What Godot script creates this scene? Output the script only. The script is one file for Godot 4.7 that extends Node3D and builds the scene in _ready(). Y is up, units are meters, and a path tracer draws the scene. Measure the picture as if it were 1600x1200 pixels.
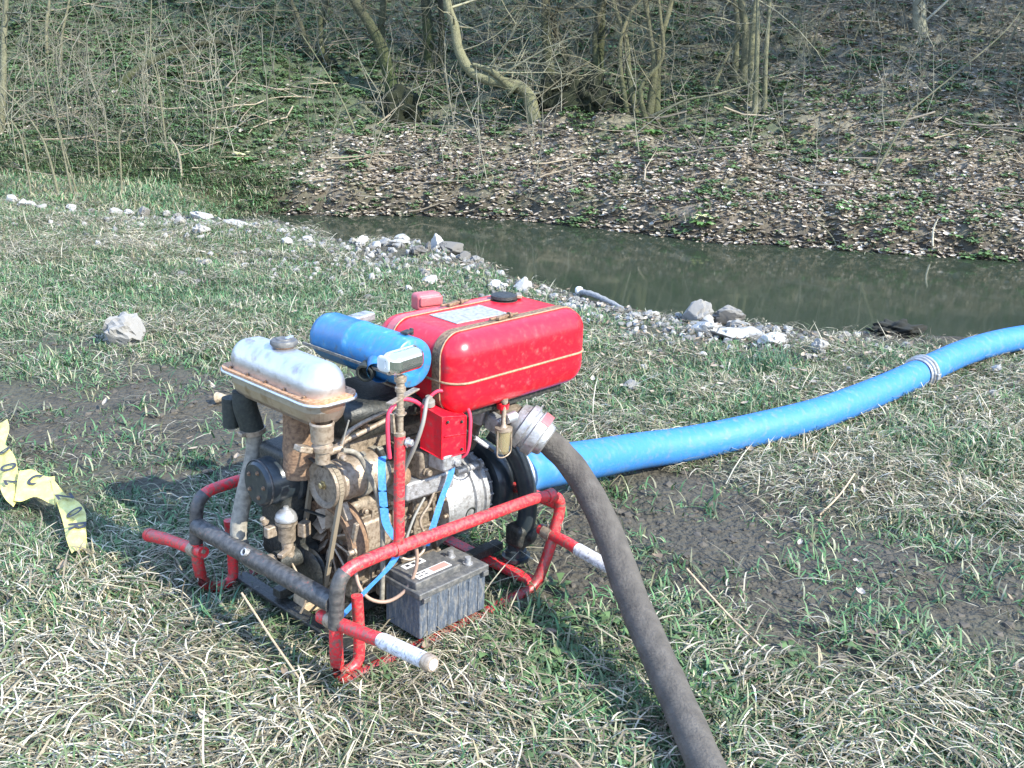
extends Node3D
# A portable fire pump standing on a meadow beside a pond, a wooded slope behind.

class Mb:
	# collects triangles for one mesh
	var v := PackedVector3Array()
	var n := PackedVector3Array()
	var t := PackedVector2Array()
	var c := PackedColorArray()
	var ix := PackedInt32Array()
	func vert(p: Vector3, nn: Vector3, uv := Vector2.ZERO, col := Color.WHITE) -> int:
		v.append(p); n.append(nn); t.append(uv); c.append(col)
		return v.size() - 1
	func tri(a: int, b: int, d: int) -> void:
		var g := (v[b] - v[a]).cross(v[d] - v[a])
		if g.dot(n[a] + n[b] + n[d]) > 0.0:
			ix.append(a); ix.append(d); ix.append(b)
		else:
			ix.append(a); ix.append(b); ix.append(d)
	func flat(a: Vector3, b: Vector3, d: Vector3, out: Vector3, col := Color.WHITE) -> void:
		var g := (b - a).cross(d - a).normalized()
		if g.dot(out) < 0.0:
			g = -g
		tri(vert(a, g, Vector2.ZERO, col), vert(b, g, Vector2(1, 0), col), vert(d, g, Vector2(0, 1), col))
	func quad(a: Vector3, b: Vector3, d: Vector3, e: Vector3, out: Vector3, col := Color.WHITE) -> void:
		var g := (b - a).cross(d - a).normalized()
		if g.dot(out) < 0.0:
			g = -g
		var i := vert(a, g, Vector2(0, 0), col); var j := vert(b, g, Vector2(1, 0), col); var k := vert(d, g, Vector2(1, 1), col); var l := vert(e, g, Vector2(0, 1), col)
		tri(i, j, k); tri(i, k, l)
	func tube(pts: Array, rad, sides := 10, caps := true, cols = null, flatten := 1.0) -> void:
		var m := pts.size()
		var up := Vector3.UP
		var d0: Vector3 = (pts[1] - pts[0]).normalized()
		if absf(d0.dot(up)) > 0.9:
			up = Vector3.RIGHT
		var side := d0.cross(up).normalized()
		var run := 0.0
		var prev := -1
		for i in m:
			var d: Vector3
			if i == 0:
				d = d0
			elif i == m - 1:
				d = (pts[i] - pts[i - 1]).normalized()
			else:
				d = ((pts[i + 1] - pts[i]).normalized() + (pts[i] - pts[i - 1]).normalized()).normalized()
			side = (side - d * side.dot(d)).normalized()
			var bi := side.cross(d)
			var r: float = rad[i] if rad is Array or rad is PackedFloat32Array else rad
			if i > 0:
				run += (pts[i] - pts[i - 1]).length()
			var col: Color = cols[i] if cols != null else Color.WHITE
			var first := v.size()
			for s in sides + 1:
				var a := TAU * s / sides
				var nn := side * cos(a) + bi * sin(a)
				vert(pts[i] + side * (cos(a) * r) + bi * (sin(a) * r * flatten), nn, Vector2(float(s) / sides, run), col)
			if prev >= 0:
				for s in sides:
					tri(prev + s, first + s, first + s + 1); tri(prev + s, first + s + 1, prev + s + 1)
			prev = first
			if caps and (i == 0 or i == m - 1):
				var o := -d if i == 0 else d
				var ce := vert(pts[i], o, Vector2.ZERO, col)
				for s in sides:
					tri(ce, vert(v[first + s], o, Vector2.ZERO, col), vert(v[first + s + 1], o, Vector2.ZERO, col))
	func lathe(origin: Vector3, axis: Vector3, prof: Array, sides := 28, cols = null) -> void:
		# prof: [along, radius] pairs; every segment has its own normals, blended where the bend is mild
		var ax := axis.normalized()
		var u := ax.cross(Vector3.UP if absf(ax.y) < 0.9 else Vector3.RIGHT).normalized()
		var w := ax.cross(u)
		var k := prof.size()
		var sn := []
		for i in k - 1:
			var dx: float = prof[i + 1][0] - prof[i][0]
			var dr: float = prof[i + 1][1] - prof[i][1]
			sn.append(Vector2(-dr, dx).normalized())
		for i in k - 1:
			var na: Vector2 = sn[i]
			var nb: Vector2 = sn[i]
			if i > 0 and sn[i - 1].dot(sn[i]) > 0.75:
				na = (sn[i - 1] + sn[i]).normalized()
			if i < k - 2 and sn[i + 1].dot(sn[i]) > 0.75:
				nb = (sn[i + 1] + sn[i]).normalized()
			var first := v.size()
			var ca: Color = cols[i] if cols != null else Color.WHITE
			var cb: Color = cols[i + 1] if cols != null else Color.WHITE
			for s in sides + 1:
				var a := TAU * s / sides
				var rr := u * cos(a) + w * sin(a)
				vert(origin + ax * prof[i][0] + rr * prof[i][1], ax * na.x + rr * na.y, Vector2(float(s) / sides, prof[i][0]), ca)
				vert(origin + ax * prof[i + 1][0] + rr * prof[i + 1][1], ax * nb.x + rr * nb.y, Vector2(float(s) / sides, prof[i + 1][0]), cb)
			for s in sides:
				var q := first + s * 2
				tri(q, q + 1, q + 3); tri(q, q + 3, q + 2)
	func rbox(ce: Vector3, half: Vector3, r: Vector3, bas := Basis(), k := 4, paint = null) -> void:
		# box with elliptic rounded edges
		for f in 6:
			var ai := f / 2
			var sg := 1.0 if f % 2 == 0 else -1.0
			var bi := (ai + 1) % 3
			var ci := (ai + 2) % 3
			var lists := []
			for q in [bi, ci]:
				var l := []
				for i in k + 1:
					l.append(-half[q] + r[q] * (1.0 - tan(PI / 4 * (1.0 - float(i) / k))))
				var l2 := l.duplicate()
				l2.reverse()
				for x in l2:
					l.append(-x)
				lists.append(l)
			var first := v.size()
			var nu: int = lists[0].size()
			var nv: int = lists[1].size()
			for i in nu:
				for j in nv:
					var p := Vector3.ZERO
					p[ai] = sg * half[ai]; p[bi] = lists[0][i]; p[ci] = lists[1][j]
					var inner := p.clamp(-(half - r), half - r)
					var d := (p - inner) / r
					d = d.normalized()
					var q := inner + d * r
					var col: Color = paint.call(q) if paint != null else Color.WHITE
					vert(ce + bas * q, (bas * (d / r)).normalized(), Vector2(float(i) / nu, float(j) / nv), col)
			for i in nu - 1:
				for j in nv - 1:
					var a := first + i * nv + j
					tri(a, a + 1, a + nv + 1); tri(a, a + nv + 1, a + nv)
	func box(ce: Vector3, size: Vector3, bas := Basis(), bev := 0.002) -> void:
		var b := minf(maxf(bev, 0.0002), minf(size.x, minf(size.y, size.z)) * 0.4)
		rbox(ce, size / 2, Vector3(b, b, b), bas, 1)
	func ribbon(pts: Array, widths, across: Array, cols = null) -> void:
		# double-faced strip
		var prev := -1
		for i in pts.size():
			var w: float = widths[i] if widths is Array else widths
			var d: Vector3 = (pts[mini(i + 1, pts.size() - 1)] - pts[maxi(i - 1, 0)]).normalized()
			var a: Vector3 = across[i]
			var nn := a.cross(d).normalized()
			if nn.y < 0:
				nn = -nn
			var col: Color = cols[i] if cols != null else Color.WHITE
			var q := vert(pts[i] - a * w / 2, nn, Vector2(0, i), col)
			vert(pts[i] + a * w / 2, nn, Vector2(1, i), col)
			if prev >= 0:
				tri(prev, prev + 1, q + 1); tri(prev, q + 1, q)
			prev = q
	func mesh() -> ArrayMesh:
		var a := []
		a.resize(Mesh.ARRAY_MAX)
		a[Mesh.ARRAY_VERTEX] = v; a[Mesh.ARRAY_NORMAL] = n; a[Mesh.ARRAY_TEX_UV] = t; a[Mesh.ARRAY_COLOR] = c; a[Mesh.ARRAY_INDEX] = ix
		var am := ArrayMesh.new()
		am.add_surface_from_arrays(Mesh.PRIMITIVE_TRIANGLES, a)
		return am

var rng := RandomNumberGenerator.new()
var M := {}
var na := FastNoiseLite.new()
var nb := FastNoiseLite.new()
var nc := FastNoiseLite.new()
const NX := [-9.0, -4.84, -3.41, -2.05, -1.4, -0.87, -0.32, -0.03, 0.39, 0.76, 1.12, 1.64, 1.94, 2.4, 2.94, 5.0, 9.0, 15.0]
const NZ := [-10.9, -9.88, -9.22, -9.13, -8.3, -8.5, -7.85, -7.15, -6.68, -6.3, -6.15, -6.05, -5.95, -5.95, -5.95, -6.0, -6.0, -5.8]
const FX := [-9.0, -4.1, -2.5, -1.7, -0.74, 0.14, 1.2, 1.8, 3.0, 3.9, 4.75, 8.0, 14.0]
const FZ := [-11.6, -11.2, -11.0, -11.05, -11.25, -11.14, -10.6, -10.25, -10.1, -9.9, -9.8, -9.3, -8.5]
const WATER := -0.3
const PUMP_AT := Vector3(-0.391, 0, -2.203)
const PUMP_YAW := 0.814

func V3(x: float, y: float, z: float) -> Vector3:
	return Vector3(x, y, z)

func P(a: float, y: float, c: float) -> Vector3:   # pump axes: a along the shaft, y up, c across to the far side
	return Vector3(a, y, -c)

func lerp_list(xs: Array, ys: Array, x: float) -> float:
	if x <= xs[0]:
		return ys[0]
	for i in xs.size() - 1:
		if x <= xs[i + 1]:
			return lerpf(ys[i], ys[i + 1], (x - xs[i]) / (xs[i + 1] - xs[i]))
	return ys[ys.size() - 1]

func near_shore(x: float) -> float:
	return lerp_list(NX, NZ, x) + nb.get_noise_2d(x * 3.0, 7.0) * 0.05

func far_shore(x: float) -> float:
	return lerp_list(FX, FZ, x) + nb.get_noise_2d(x * 3.0, 90.0) * 0.10

func ground(x: float, z: float) -> float:
	return ground_at(x, z, near_shore(x), far_shore(x))

func ground_at(x: float, z: float, zn: float, zf: float) -> float:
	var d := z - zn
	var d2 := zf - z
	var wet := smoothstep(-3.6, -2.3, x)
	var lo := -0.3 * wet - 0.05 * (1.0 - wet)
	var bump := na.get_noise_2d(x * 1.6, z * 1.6) * 0.02 + nb.get_noise_2d(x * 5.0, z * 5.0) * 0.009
	if d2 > 0.0:
		var far := maxf(0.0, d2 - 22.0)
		var rough := smoothstep(0.0, 2.0, d2)
		return lo + 0.16 * smoothstep(0.0, 0.35, d2) + 0.33 * (d2 - far * 0.75) + bump * (0.6 + rough * 3.0) + na.get_noise_2d(x * 0.35, z * 0.35) * 0.22 * rough
	if d < 0.0:
		var bank := -0.05 - wet * (0.6 * smoothstep(0.0, 0.5, -d) * smoothstep(0.0, 0.3, -d2) + 0.25 * (1.0 - smoothstep(0.0, 0.3, -d2)))
		return bank + bump * 0.6
	return -0.05 * (1.0 - smoothstep(0.0, 0.8, d)) + bump * (0.4 + 0.6 * smoothstep(0.0, 0.6, d)) + na.get_noise_2d(x * 0.3 + 50.0, z * 0.3) * 0.03 * smoothstep(-4.0, -6.0, z) * smoothstep(0.2, 1.2, d)

# ---------------------------------------------------------------- materials
func tex(kind: int, freq: float, ramp: Array, oct := 4, seed_ := 1, size := 512) -> NoiseTexture2D:
	var f := FastNoiseLite.new()
	f.noise_type = kind
	f.frequency = freq
	f.seed = seed_
	f.fractal_octaves = oct
	var g := Gradient.new()
	var offs := PackedFloat32Array()
	var cols := PackedColorArray()
	for r in ramp:
		offs.append(r[0]); cols.append(r[1])
	g.offsets = offs
	g.colors = cols
	var nt := NoiseTexture2D.new()
	nt.width = size; nt.height = size; nt.seamless = true
	nt.noise = f
	nt.color_ramp = g
	return nt

func bumps(freq: float, strength: float, oct := 4, seed_ := 3) -> NoiseTexture2D:
	var f := FastNoiseLite.new()
	f.frequency = freq
	f.seed = seed_
	f.fractal_octaves = oct
	var nt := NoiseTexture2D.new()
	nt.width = 512; nt.height = 512; nt.seamless = true
	nt.noise = f
	nt.as_normal_map = true
	nt.bump_strength = strength
	return nt

func L(r: float, g: float, b: float) -> Color:
	return Color(r, g, b).linear_to_srgb()

func mat(called: String, col: Color, rough := 0.7, metal := 0.0) -> StandardMaterial3D:
	var m := StandardMaterial3D.new()
	m.resource_name = called
	m.albedo_color = col
	m.roughness = rough
	m.metallic = metal
	M[called] = m
	return m

func worn(called: String, rough: float, metal: float, freq: float, ramp: Array, scale: float, norm: Texture2D = null, nscale := 0.4, seed_ := 1) -> StandardMaterial3D:
	var m := mat(called, Color.WHITE, rough, metal)
	m.albedo_texture = tex(FastNoiseLite.TYPE_SIMPLEX_SMOOTH, freq, ramp, 5, seed_)
	m.uv1_triplanar = true
	m.uv1_scale = Vector3(scale, scale, scale)
	m.vertex_color_use_as_albedo = true
	if norm:
		m.normal_enabled = true
		m.normal_texture = norm
		m.normal_scale = nscale
	return m

func wear(called: String, col: Color, freq: float, from: float, to: float, ridged: bool, seed_: int) -> void:
	# scratches, dust or mud of one tone over a paint
	var f := FastNoiseLite.new()
	f.noise_type = FastNoiseLite.TYPE_SIMPLEX_SMOOTH
	f.fractal_type = FastNoiseLite.FRACTAL_RIDGED if ridged else FastNoiseLite.FRACTAL_FBM
	f.frequency = freq
	f.fractal_octaves = 5 if not ridged else 3
	f.seed = seed_
	var g := Gradient.new()
	g.offsets = PackedFloat32Array([0.0, from, to, 1.0])
	g.colors = PackedColorArray([Color.BLACK, Color.BLACK, Color(0.75, 0.75, 0.75), Color(0.9, 0.9, 0.9)])
	var nt := NoiseTexture2D.new()
	nt.width = 1024; nt.height = 1024; nt.seamless = true
	nt.noise = f
	nt.color_ramp = g
	var m: StandardMaterial3D = M[called]
	m.detail_enabled = true
	m.detail_mask = nt
	m.detail_albedo = tex(FastNoiseLite.TYPE_SIMPLEX_SMOOTH, 0.05, [[0.0, col.darkened(0.35)], [1.0, col]], 3, seed_ + 1, 256)

func make_materials() -> void:
	var fine := bumps(0.06, 6.0)
	var soft := bumps(0.02, 5.0)
	worn("red_paint", 0.3, 0.0, 0.012, [[0.0, L(.30, .14, .12)], [0.2, L(.46, .02, .03)], [0.3, L(.55, .008, .022)], [0.66, L(.60, .007, .02)], [0.82, L(.50, .015, .03)], [1.0, L(.44, .08, .08)]], 3.0, soft, 0.08)
	worn("faded_red", 0.5, 0.0, 0.02, [[0.0, L(.34, .13, .12)], [0.5, L(.42, .085, .095)], [1.0, L(.34, .18, .16)]], 4.0)
	worn("red_frame", 0.42, 0.0, 0.016, [[0.0, L(.12, .09, .075)], [0.26, L(.2, .1, .085)], [0.34, L(.60, .03, .04)], [0.68, L(.66, .018, .03)], [0.8, L(.50, .06, .06)], [1.0, L(.30, .22, .18)]], 5.0, fine, 0.2)
	worn("blue_paint", 0.33, 0.0, 0.014, [[0.0, L(.06, .19, .34)], [0.3, L(.025, .15, .33)], [0.75, L(.03, .19, .40)], [1.0, L(.2, .34, .42)]], 3.0, soft, 0.08, 5)
	worn("blue_hose", 0.6, 0.0, 0.010, [[0.0, L(.08, .19, .36)], [0.3, L(.03, .165, .43)], [0.7, L(.025, .155, .42)], [1.0, L(.10, .22, .36)]], 2.4, fine, 0.2, 7)
	worn("blue_strap", 0.75, 0.0, 0.03, [[0.0, L(.03, .12, .34)], [0.5, L(.04, .2, .5)], [1.0, L(.1, .25, .46)]], 6.0, fine, 0.4)
	worn("bright_metal", 0.42, 0.8, 0.018, [[0.0, L(.40, .38, .36)], [0.35, L(.54, .55, .57)], [0.8, L(.60, .62, .65)], [1.0, L(.46, .43, .40)]], 2.0, fine, 0.12, 9)
	worn("rusty_rim", 0.6, 0.35, 0.03, [[0.0, L(.24, .12, .06)], [0.4, L(.42, .22, .115)], [0.7, L(.52, .32, .19)], [1.0, L(.35, .17, .08)]], 5.0, fine, 0.5, 11)
	worn("rust", 0.8, 0.15, 0.03, [[0.0, L(.06, .04, .03)], [0.4, L(.17, .10, .06)], [0.75, L(.27, .17, .10)], [1.0, L(.12, .08, .06)]], 5.0, fine, 0.6, 12)
	worn("greasy_iron", 0.55, 0.25, 0.022, [[0.0, L(.05, .04, .03)], [0.35, L(.16, .125, .09)], [0.65, L(.25, .20, .15)], [1.0, L(.10, .08, .06)]], 5.0, fine, 0.5, 13)
	worn("tan_metal", 0.5, 0.45, 0.025, [[0.0, L(.12, .085, .055)], [0.4, L(.29, .225, .165)], [0.75, L(.38, .31, .24)], [1.0, L(.19, .13, .085)]], 5.0, fine, 0.35, 14)
	worn("aluminium", 0.48, 0.6, 0.02, [[0.0, L(.17, .155, .14)], [0.4, L(.35, .345, .345)], [0.75, L(.45, .45, .455)], [1.0, L(.24, .21, .18)]], 4.0, fine, 0.35, 15)
	worn("dark_iron", 0.5, 0.2, 0.03, [[0.0, L(.012, .013, .012)], [0.5, L(.03, .032, .03)], [0.8, L(.055, .05, .042)], [1.0, L(.1, .085, .065)]], 5.0, fine, 0.4, 16)
	worn("black_paint", 0.28, 0.0, 0.02, [[0.0, L(.015, .02, .026)], [0.6, L(.022, .03, .036)], [1.0, L(.06, .058, .05)]], 4.0, soft, 0.1, 17)
	worn("bare_tube", 0.5, 0.35, 0.02, [[0.0, L(.03, .028, .026)], [0.45, L(.075, .072, .07)], [0.75, L(.12, .11, .1)], [0.9, L(.24, .1, .08)], [1.0, L(.3, .06, .05)]], 5.0, fine, 0.3, 18)
	worn("grip", 0.6, 0.0, 0.02, [[0.0, L(.3, .28, .27)], [0.5, L(.56, .55, .57)], [1.0, L(.64, .62, .63)]], 5.0, fine, 0.2, 19)
	worn("grey_rubber", 0.8, 0.0, 0.02, [[0.0, L(.1, .09, .075)], [0.5, L(.21, .19, .155)], [1.0, L(.32, .29, .24)]], 5.0, fine, 0.4, 20)
	worn("black_rubber", 0.75, 0.0, 0.03, [[0.0, L(.012, .014, .012)], [0.6, L(.025, .03, .025)], [1.0, L(.06, .055, .042)]], 5.0, fine, 0.4, 21)
	worn("fabric_hose", 0.9, 0.0, 0.012, [[0.0, L(.04, .034, .028)], [0.5, L(.07, .060, .049)], [1.0, L(.11, .096, .08)]], 3.0, fine, 0.8, 22)
	worn("battery_case", 0.5, 0.0, 0.022, [[0.0, L(.04, .05, .065)], [0.42, L(.075, .09, .115)], [0.62, L(.10, .105, .115)], [0.84, L(.17, .165, .16)], [1.0, L(.10, .11, .12)]], 5.0, fine, 0.4, 23)
	worn("battery_lid", 0.5, 0.0, 0.02, [[0.0, L(.05, .05, .05)], [0.5, L(.09, .088, .085)], [1.0, L(.19, .17, .145)]], 4.0, fine, 0.3, 24)
	worn("raw_wood", 0.85, 0.0, 0.02, [[0.0, L(.22, .16, .1)], [0.5, L(.38, .29, .19)], [1.0, L(.5, .38, .24)]], 5.0, fine, 0.6, 25)
	worn("dirt_label", 0.6, 0.0, 0.03, [[0.0, L(.16, .15, .14)], [0.5, L(.27, .27, .26)], [1.0, L(.36, .35, .34)]], 4.0)
	worn("seam_tan", 0.6, 0.0, 0.03, [[0.0, L(.16, .08, .05)], [0.5, L(.30, .19, .11)], [1.0, L(.40, .29, .18)]], 5.0)
	M.blue_strap.cull_mode = BaseMaterial3D.CULL_DISABLED
	mat("white_label", L(.6, .58, .56), 0.5)
	worn("grey_wood", 0.9, 0.0, 0.03, [[0.0, L(.09, .085, .08)], [0.5, L(.20, .20, .20)], [1.0, L(.36, .36, .36)]], 6.0, fine, 1.0, 29)
	mat("pink_label", L(.5, .22, .18), 0.5)
	mat("ink", L(.03, .03, .035), 0.6)
	wear("red_paint", L(.38, .06, .06), 0.013, 0.60, 0.88, false, 51)
	wear("blue_paint", L(.16, .22, .26), 0.012, 0.60, 0.84, false, 52)
	wear("blue_hose", L(.20, .24, .27), 0.010, 0.60, 0.88, false, 53)
	wear("bright_metal", L(.34, .22, .13), 0.006, 0.64, 0.86, false, 54)
	wear("red_frame", L(.22, .14, .11), 0.014, 0.56, 0.64, false, 55)
	wear("grip", L(.28, .24, .20), 0.015, 0.55, 0.72, false, 56)
	mat("chrome", L(.86, .86, .9), 0.07, 1.0)
	mat("lens", L(.5, .52, .5), 0.15)
	mat("brass", L(.5, .4, .22), 0.35, 0.8)
	mat("red_cable", L(.7, .05, .1), 0.4)
	mat("grey_cable", L(.2, .19, .17), 0.6)
	mat("brown_cable", L(.3, .2, .15), 0.6)
	mat("belt", L(.19, .155, .11), 0.85)
	var gl := mat("bowl_glass", Color(0.72, 0.66, 0.5, 0.28), 0.08)
	gl.transparency = BaseMaterial3D.TRANSPARENCY_ALPHA
	var tp := worn("tape", 0.45, 0.0, 0.012, [[0.0, L(.52, .42, .11)], [0.5, L(.66, .56, .17)], [1.0, L(.74, .66, .28)]], 4.0, soft, 0.3, 27)
	tp.cull_mode = BaseMaterial3D.CULL_DISABLED
	tp.backlight_enabled = true
	tp.backlight = L(.3, .27, .1)
	# nature
	worn("soil", 0.95, 0.0, 0.03, [[0.0, L(.40, .38, .35)], [0.5, L(.9, .88, .85)], [1.0, L(1, 1, 1)]], 1.3, bumps(0.05, 10.0, 5), 1.0, 31)
	M.soil.uv1_world_triplanar = true
	M.battery_case.uv1_scale = Vector3(7.0, 1.6, 7.0)
	var wa := mat("water", L(.028, .037, .024), 0.06)
	wa.metallic_specular = 0.5
	wa.normal_enabled = true
	wa.normal_texture = bumps(0.010, 1.2, 3, 41)
	wa.normal_scale = 0.05
	wa.uv1_triplanar = true
	wa.uv1_world_triplanar = true
	wa.uv1_scale = Vector3(0.8, 0.8, 0.8)
	worn("stone", 0.9, 0.0, 0.02, [[0.0, L(.34, .30, .25)], [0.35, L(.72, .69, .64)], [0.55, L(.95, .94, .92)], [1.0, L(1, 1, .98)]], 7.0, fine, 0.6, 33)
	worn("bark", 0.95, 0.0, 0.02, [[0.0, L(.42, .44, .36)], [0.5, L(.85, .85, .75)], [1.0, L(1, 1, .92)]], 2.5, bumps(0.04, 12.0, 5, 8), 1.0, 34)
	worn("moss", 0.98, 0.0, 0.03, [[0.0, L(.4, .4, .3)], [0.5, L(.9, .9, .8)], [1.0, L(1, 1, 1)]], 5.0, bumps(0.06, 14.0, 4, 9), 1.0, 35)
	M.bark.uv1_scale = Vector3(4.0, 1.5, 4.0)
	for k in ["grass", "straw", "leaf", "herb", "twig"]:
		var g := mat(k, Color.WHITE, 0.75 if k != "grass" else 0.6)
		g.vertex_color_use_as_albedo = true
		g.cull_mode = BaseMaterial3D.CULL_DISABLED
		if k in ["grass", "herb", "leaf"]:
			g.backlight_enabled = true
			g.backlight = Color(0.55, 0.55, 0.55) if k != "leaf" else Color(0.3, 0.3, 0.3)

# ---------------------------------------------------------------- object helpers
var taken := {}
func numbered(called: String) -> String:
	if not taken.has(called):
		taken[called] = 0
		return called
	taken[called] += 1
	return "%s_%03d" % [called, taken[called]]

func tag(o: Node, label := "", category := "", group := "", kind := "") -> Node:
	if label: o.set_meta("label", label)
	if category: o.set_meta("category", category)
	if group: o.set_meta("group", group)
	if kind: o.set_meta("kind", kind)
	return o

func thing(called: String, label: String, category: String, at := Vector3.ZERO, turn := 0.0, group := "") -> Node3D:
	var o := Node3D.new()
	o.name = numbered(called)
	add_child(o, true)
	o.position = at
	o.rotation.y = turn
	tag(o, label, category, group)
	return o

func part(called: String, mb: Mb, m: Material, parent: Node) -> MeshInstance3D:
	var o := MeshInstance3D.new()
	o.name = called
	o.mesh = mb.mesh()
	o.material_override = m
	var k := 0
	while parent.has_node(NodePath(o.name)):
		k += 1
		o.name = "%s_%03d" % [called, k]
	parent.add_child(o, true)
	return o

func scatter(called: String, mesh: Mesh, m: Material, where: Array, cols: Array, label: String, category: String) -> void:
	var mm := MultiMesh.new()
	mm.transform_format = MultiMesh.TRANSFORM_3D
	mm.use_colors = true
	mm.mesh = mesh
	mm.instance_count = where.size()
	for i in where.size():
		mm.set_instance_transform(i, where[i])
		mm.set_instance_color(i, cols[i])
	var o := MultiMeshInstance3D.new()
	o.name = numbered(called)
	o.multimesh = mm
	o.material_override = m
	add_child(o, true)
	tag(o, label, category, "", "stuff")

func rf(a: float, b: float) -> float:
	return rng.randf_range(a, b)

func smooth_path(pts: Array, per := 4) -> Array:
	var out := []
	var k := pts.size()
	for i in k - 1:
		var p0: Vector3 = pts[maxi(i - 1, 0)]
		var p1: Vector3 = pts[i]
		var p2: Vector3 = pts[i + 1]
		var p3: Vector3 = pts[mini(i + 2, k - 1)]
		for j in per:
			out.append(p1.cubic_interpolate(p2, p0, p3, float(j) / per))
	out.append(pts[k - 1])
	return out

func corners(pts: Array, r: float, per := 5) -> Array:   # polyline with rounded corners
	var out := [pts[0]]
	for i in range(1, pts.size() - 1):
		var p: Vector3 = pts[i]
		var a: Vector3 = p + (pts[i - 1] - p).limit_length(r)
		var b: Vector3 = p + (pts[i + 1] - p).limit_length(r)
		for j in per + 1:
			var t := float(j) / per
			out.append(a.lerp(p, t).lerp(p.lerp(b, t), t))
	out.append(pts[pts.size() - 1])
	return out

func _ready() -> void:
	rng.seed = 20240411
	na.seed = 5; na.frequency = 1.0; na.fractal_octaves = 3
	nb.seed = 6; nb.frequency = 1.0; nb.fractal_octaves = 2
	nc.seed = 9; nc.frequency = 1.0; nc.fractal_octaves = 3
	# camera
	var cam := Camera3D.new()
	cam.name = "camera"
	cam.fov = 40.0
	cam.near = 0.05
	cam.far = 600.0
	cam.position = Vector3(0, 1.5, 0)
	cam.basis = Basis(Vector3.RIGHT, deg_to_rad(-18.0)) * Basis(Vector3.BACK, deg_to_rad(2.0))
	add_child(cam)
	cam.current = true
	# sky, exposure
	var env := Environment.new()
	env.background_mode = Environment.BG_SKY
	var sm := ProceduralSkyMaterial.new()
	sm.sky_top_color = Color(0.48, 0.60, 0.78)
	sm.sky_horizon_color = Color(0.86, 0.89, 0.90)
	sm.sky_curve = 0.12
	sm.ground_bottom_color = Color(0.20, 0.22, 0.18)
	sm.ground_horizon_color = Color(0.55, 0.6, 0.6)
	sm.sky_energy_multiplier = 1.4
	var sky := Sky.new()
	sky.sky_material = sm
	env.sky = sky
	env.tonemap_mode = Environment.TONE_MAPPER_LINEAR
	env.tonemap_exposure = 2.4
	env.sdfgi_enabled = true
	env.ssao_enabled = true
	env.ssil_enabled = true
	var we := WorldEnvironment.new()
	we.name = "world_environment"
	we.environment = env
	add_child(we)
	# sun
	var sun := DirectionalLight3D.new()
	sun.name = "sun"
	sun.light_energy = 1.5
	sun.light_color = Color(1.0, 0.985, 0.93)
	sun.light_angular_distance = 0.5
	sun.shadow_enabled = true
	add_child(sun)
	sun.look_at_from_position(Vector3(0.66, 0.60, 0.45) * 30.0, Vector3.ZERO)
	make_materials()
	build_ground()
	build_meadow()
	build_slope_cover()
	build_wood()
	build_stones()
	build_pump()
	build_battery()
	build_hoses()
	build_small_things()

# ---------------------------------------------------------------- setting
func soil_color(x: float, z: float, zn: float, zf: float) -> Color:
	var d2 := zf - z
	var d := z - zn
	var q := nc.get_noise_2d(x * 1.1, z * 1.1) * 0.5 + 0.5
	var soil := Color(.066, .055, .041)
	var thatch := Color(.15, .135, .085)
	var green := Color(.055, .075, .035)
	if d2 > 0.0:
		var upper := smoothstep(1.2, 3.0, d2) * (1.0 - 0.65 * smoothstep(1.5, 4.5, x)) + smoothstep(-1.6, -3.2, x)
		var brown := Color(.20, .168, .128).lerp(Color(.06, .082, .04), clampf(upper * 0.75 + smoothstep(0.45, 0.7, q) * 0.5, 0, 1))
		var wetness := 1.0 - smoothstep(0.0, 0.45, d2)
		return brown.lerp(Color(.035, .03, .02), wetness * smoothstep(-3.6, -2.3, x))
	var b := bare(x, z)
	var c := green.lerp(thatch, clampf(dryness(x, z) * 0.8 + (q - 0.5), 0, 1)).lerp(soil, clampf(b * 1.1, 0, 1))
	return c.lerp(Color(.04, .035, .025), (1.0 - smoothstep(0.02, 0.25, d)) * smoothstep(-3.6, -2.3, x))

func build_ground() -> void:
	var cols := 300
	var rows := 340
	var mb := Mb.new()
	var xs := []
	var zns := []
	var zfs := []
	for i in cols + 1:
		var u := -1.0 + 2.0 * i / cols
		var x := 7.5 * u + 190.0 * pow(u, 9.0)
		xs.append(x); zns.append(near_shore(x)); zfs.append(far_shore(x))
	for j in rows + 1:
		var w := -1.0 + 2.0 * j / rows
		var z := -8.0 + 8.5 * w + (180.0 if w < 0.0 else 90.0) * pow(w, 9.0)
		for i in cols + 1:
			var x: float = xs[i]
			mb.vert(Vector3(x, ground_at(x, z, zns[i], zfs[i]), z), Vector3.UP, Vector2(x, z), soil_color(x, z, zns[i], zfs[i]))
	var k := cols + 1
	for j in rows + 1:
		for i in cols + 1:
			var a := j * k + maxi(i - 1, 0)
			var b := j * k + mini(i + 1, cols)
			var c := maxi(j - 1, 0) * k + i
			var d := mini(j + 1, rows) * k + i
			var nn := (mb.v[d] - mb.v[c]).cross(mb.v[b] - mb.v[a]).normalized()
			mb.n[j * k + i] = nn if nn.y > 0.0 else -nn
	for j in rows:
		for i in cols:
			var a := j * k + i
			mb.tri(a, a + 1, a + k + 1); mb.tri(a, a + k + 1, a + k)
	var g := part("ground", mb, M.soil, self)
	tag(g, "meadow and wooded slope of bare brown soil", "ground", "", "structure")
	var wmb := Mb.new()
	wmb.quad(V3(-4.2, WATER, -13), V3(60, WATER, -13), V3(60, WATER, -4.5), V3(-4.2, WATER, -4.5), Vector3.UP)
	var w := part("pond_water", wmb, M.water, self)
	tag(w, "still dark green pond water between the meadow and the slope", "water", "", "structure")

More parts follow.
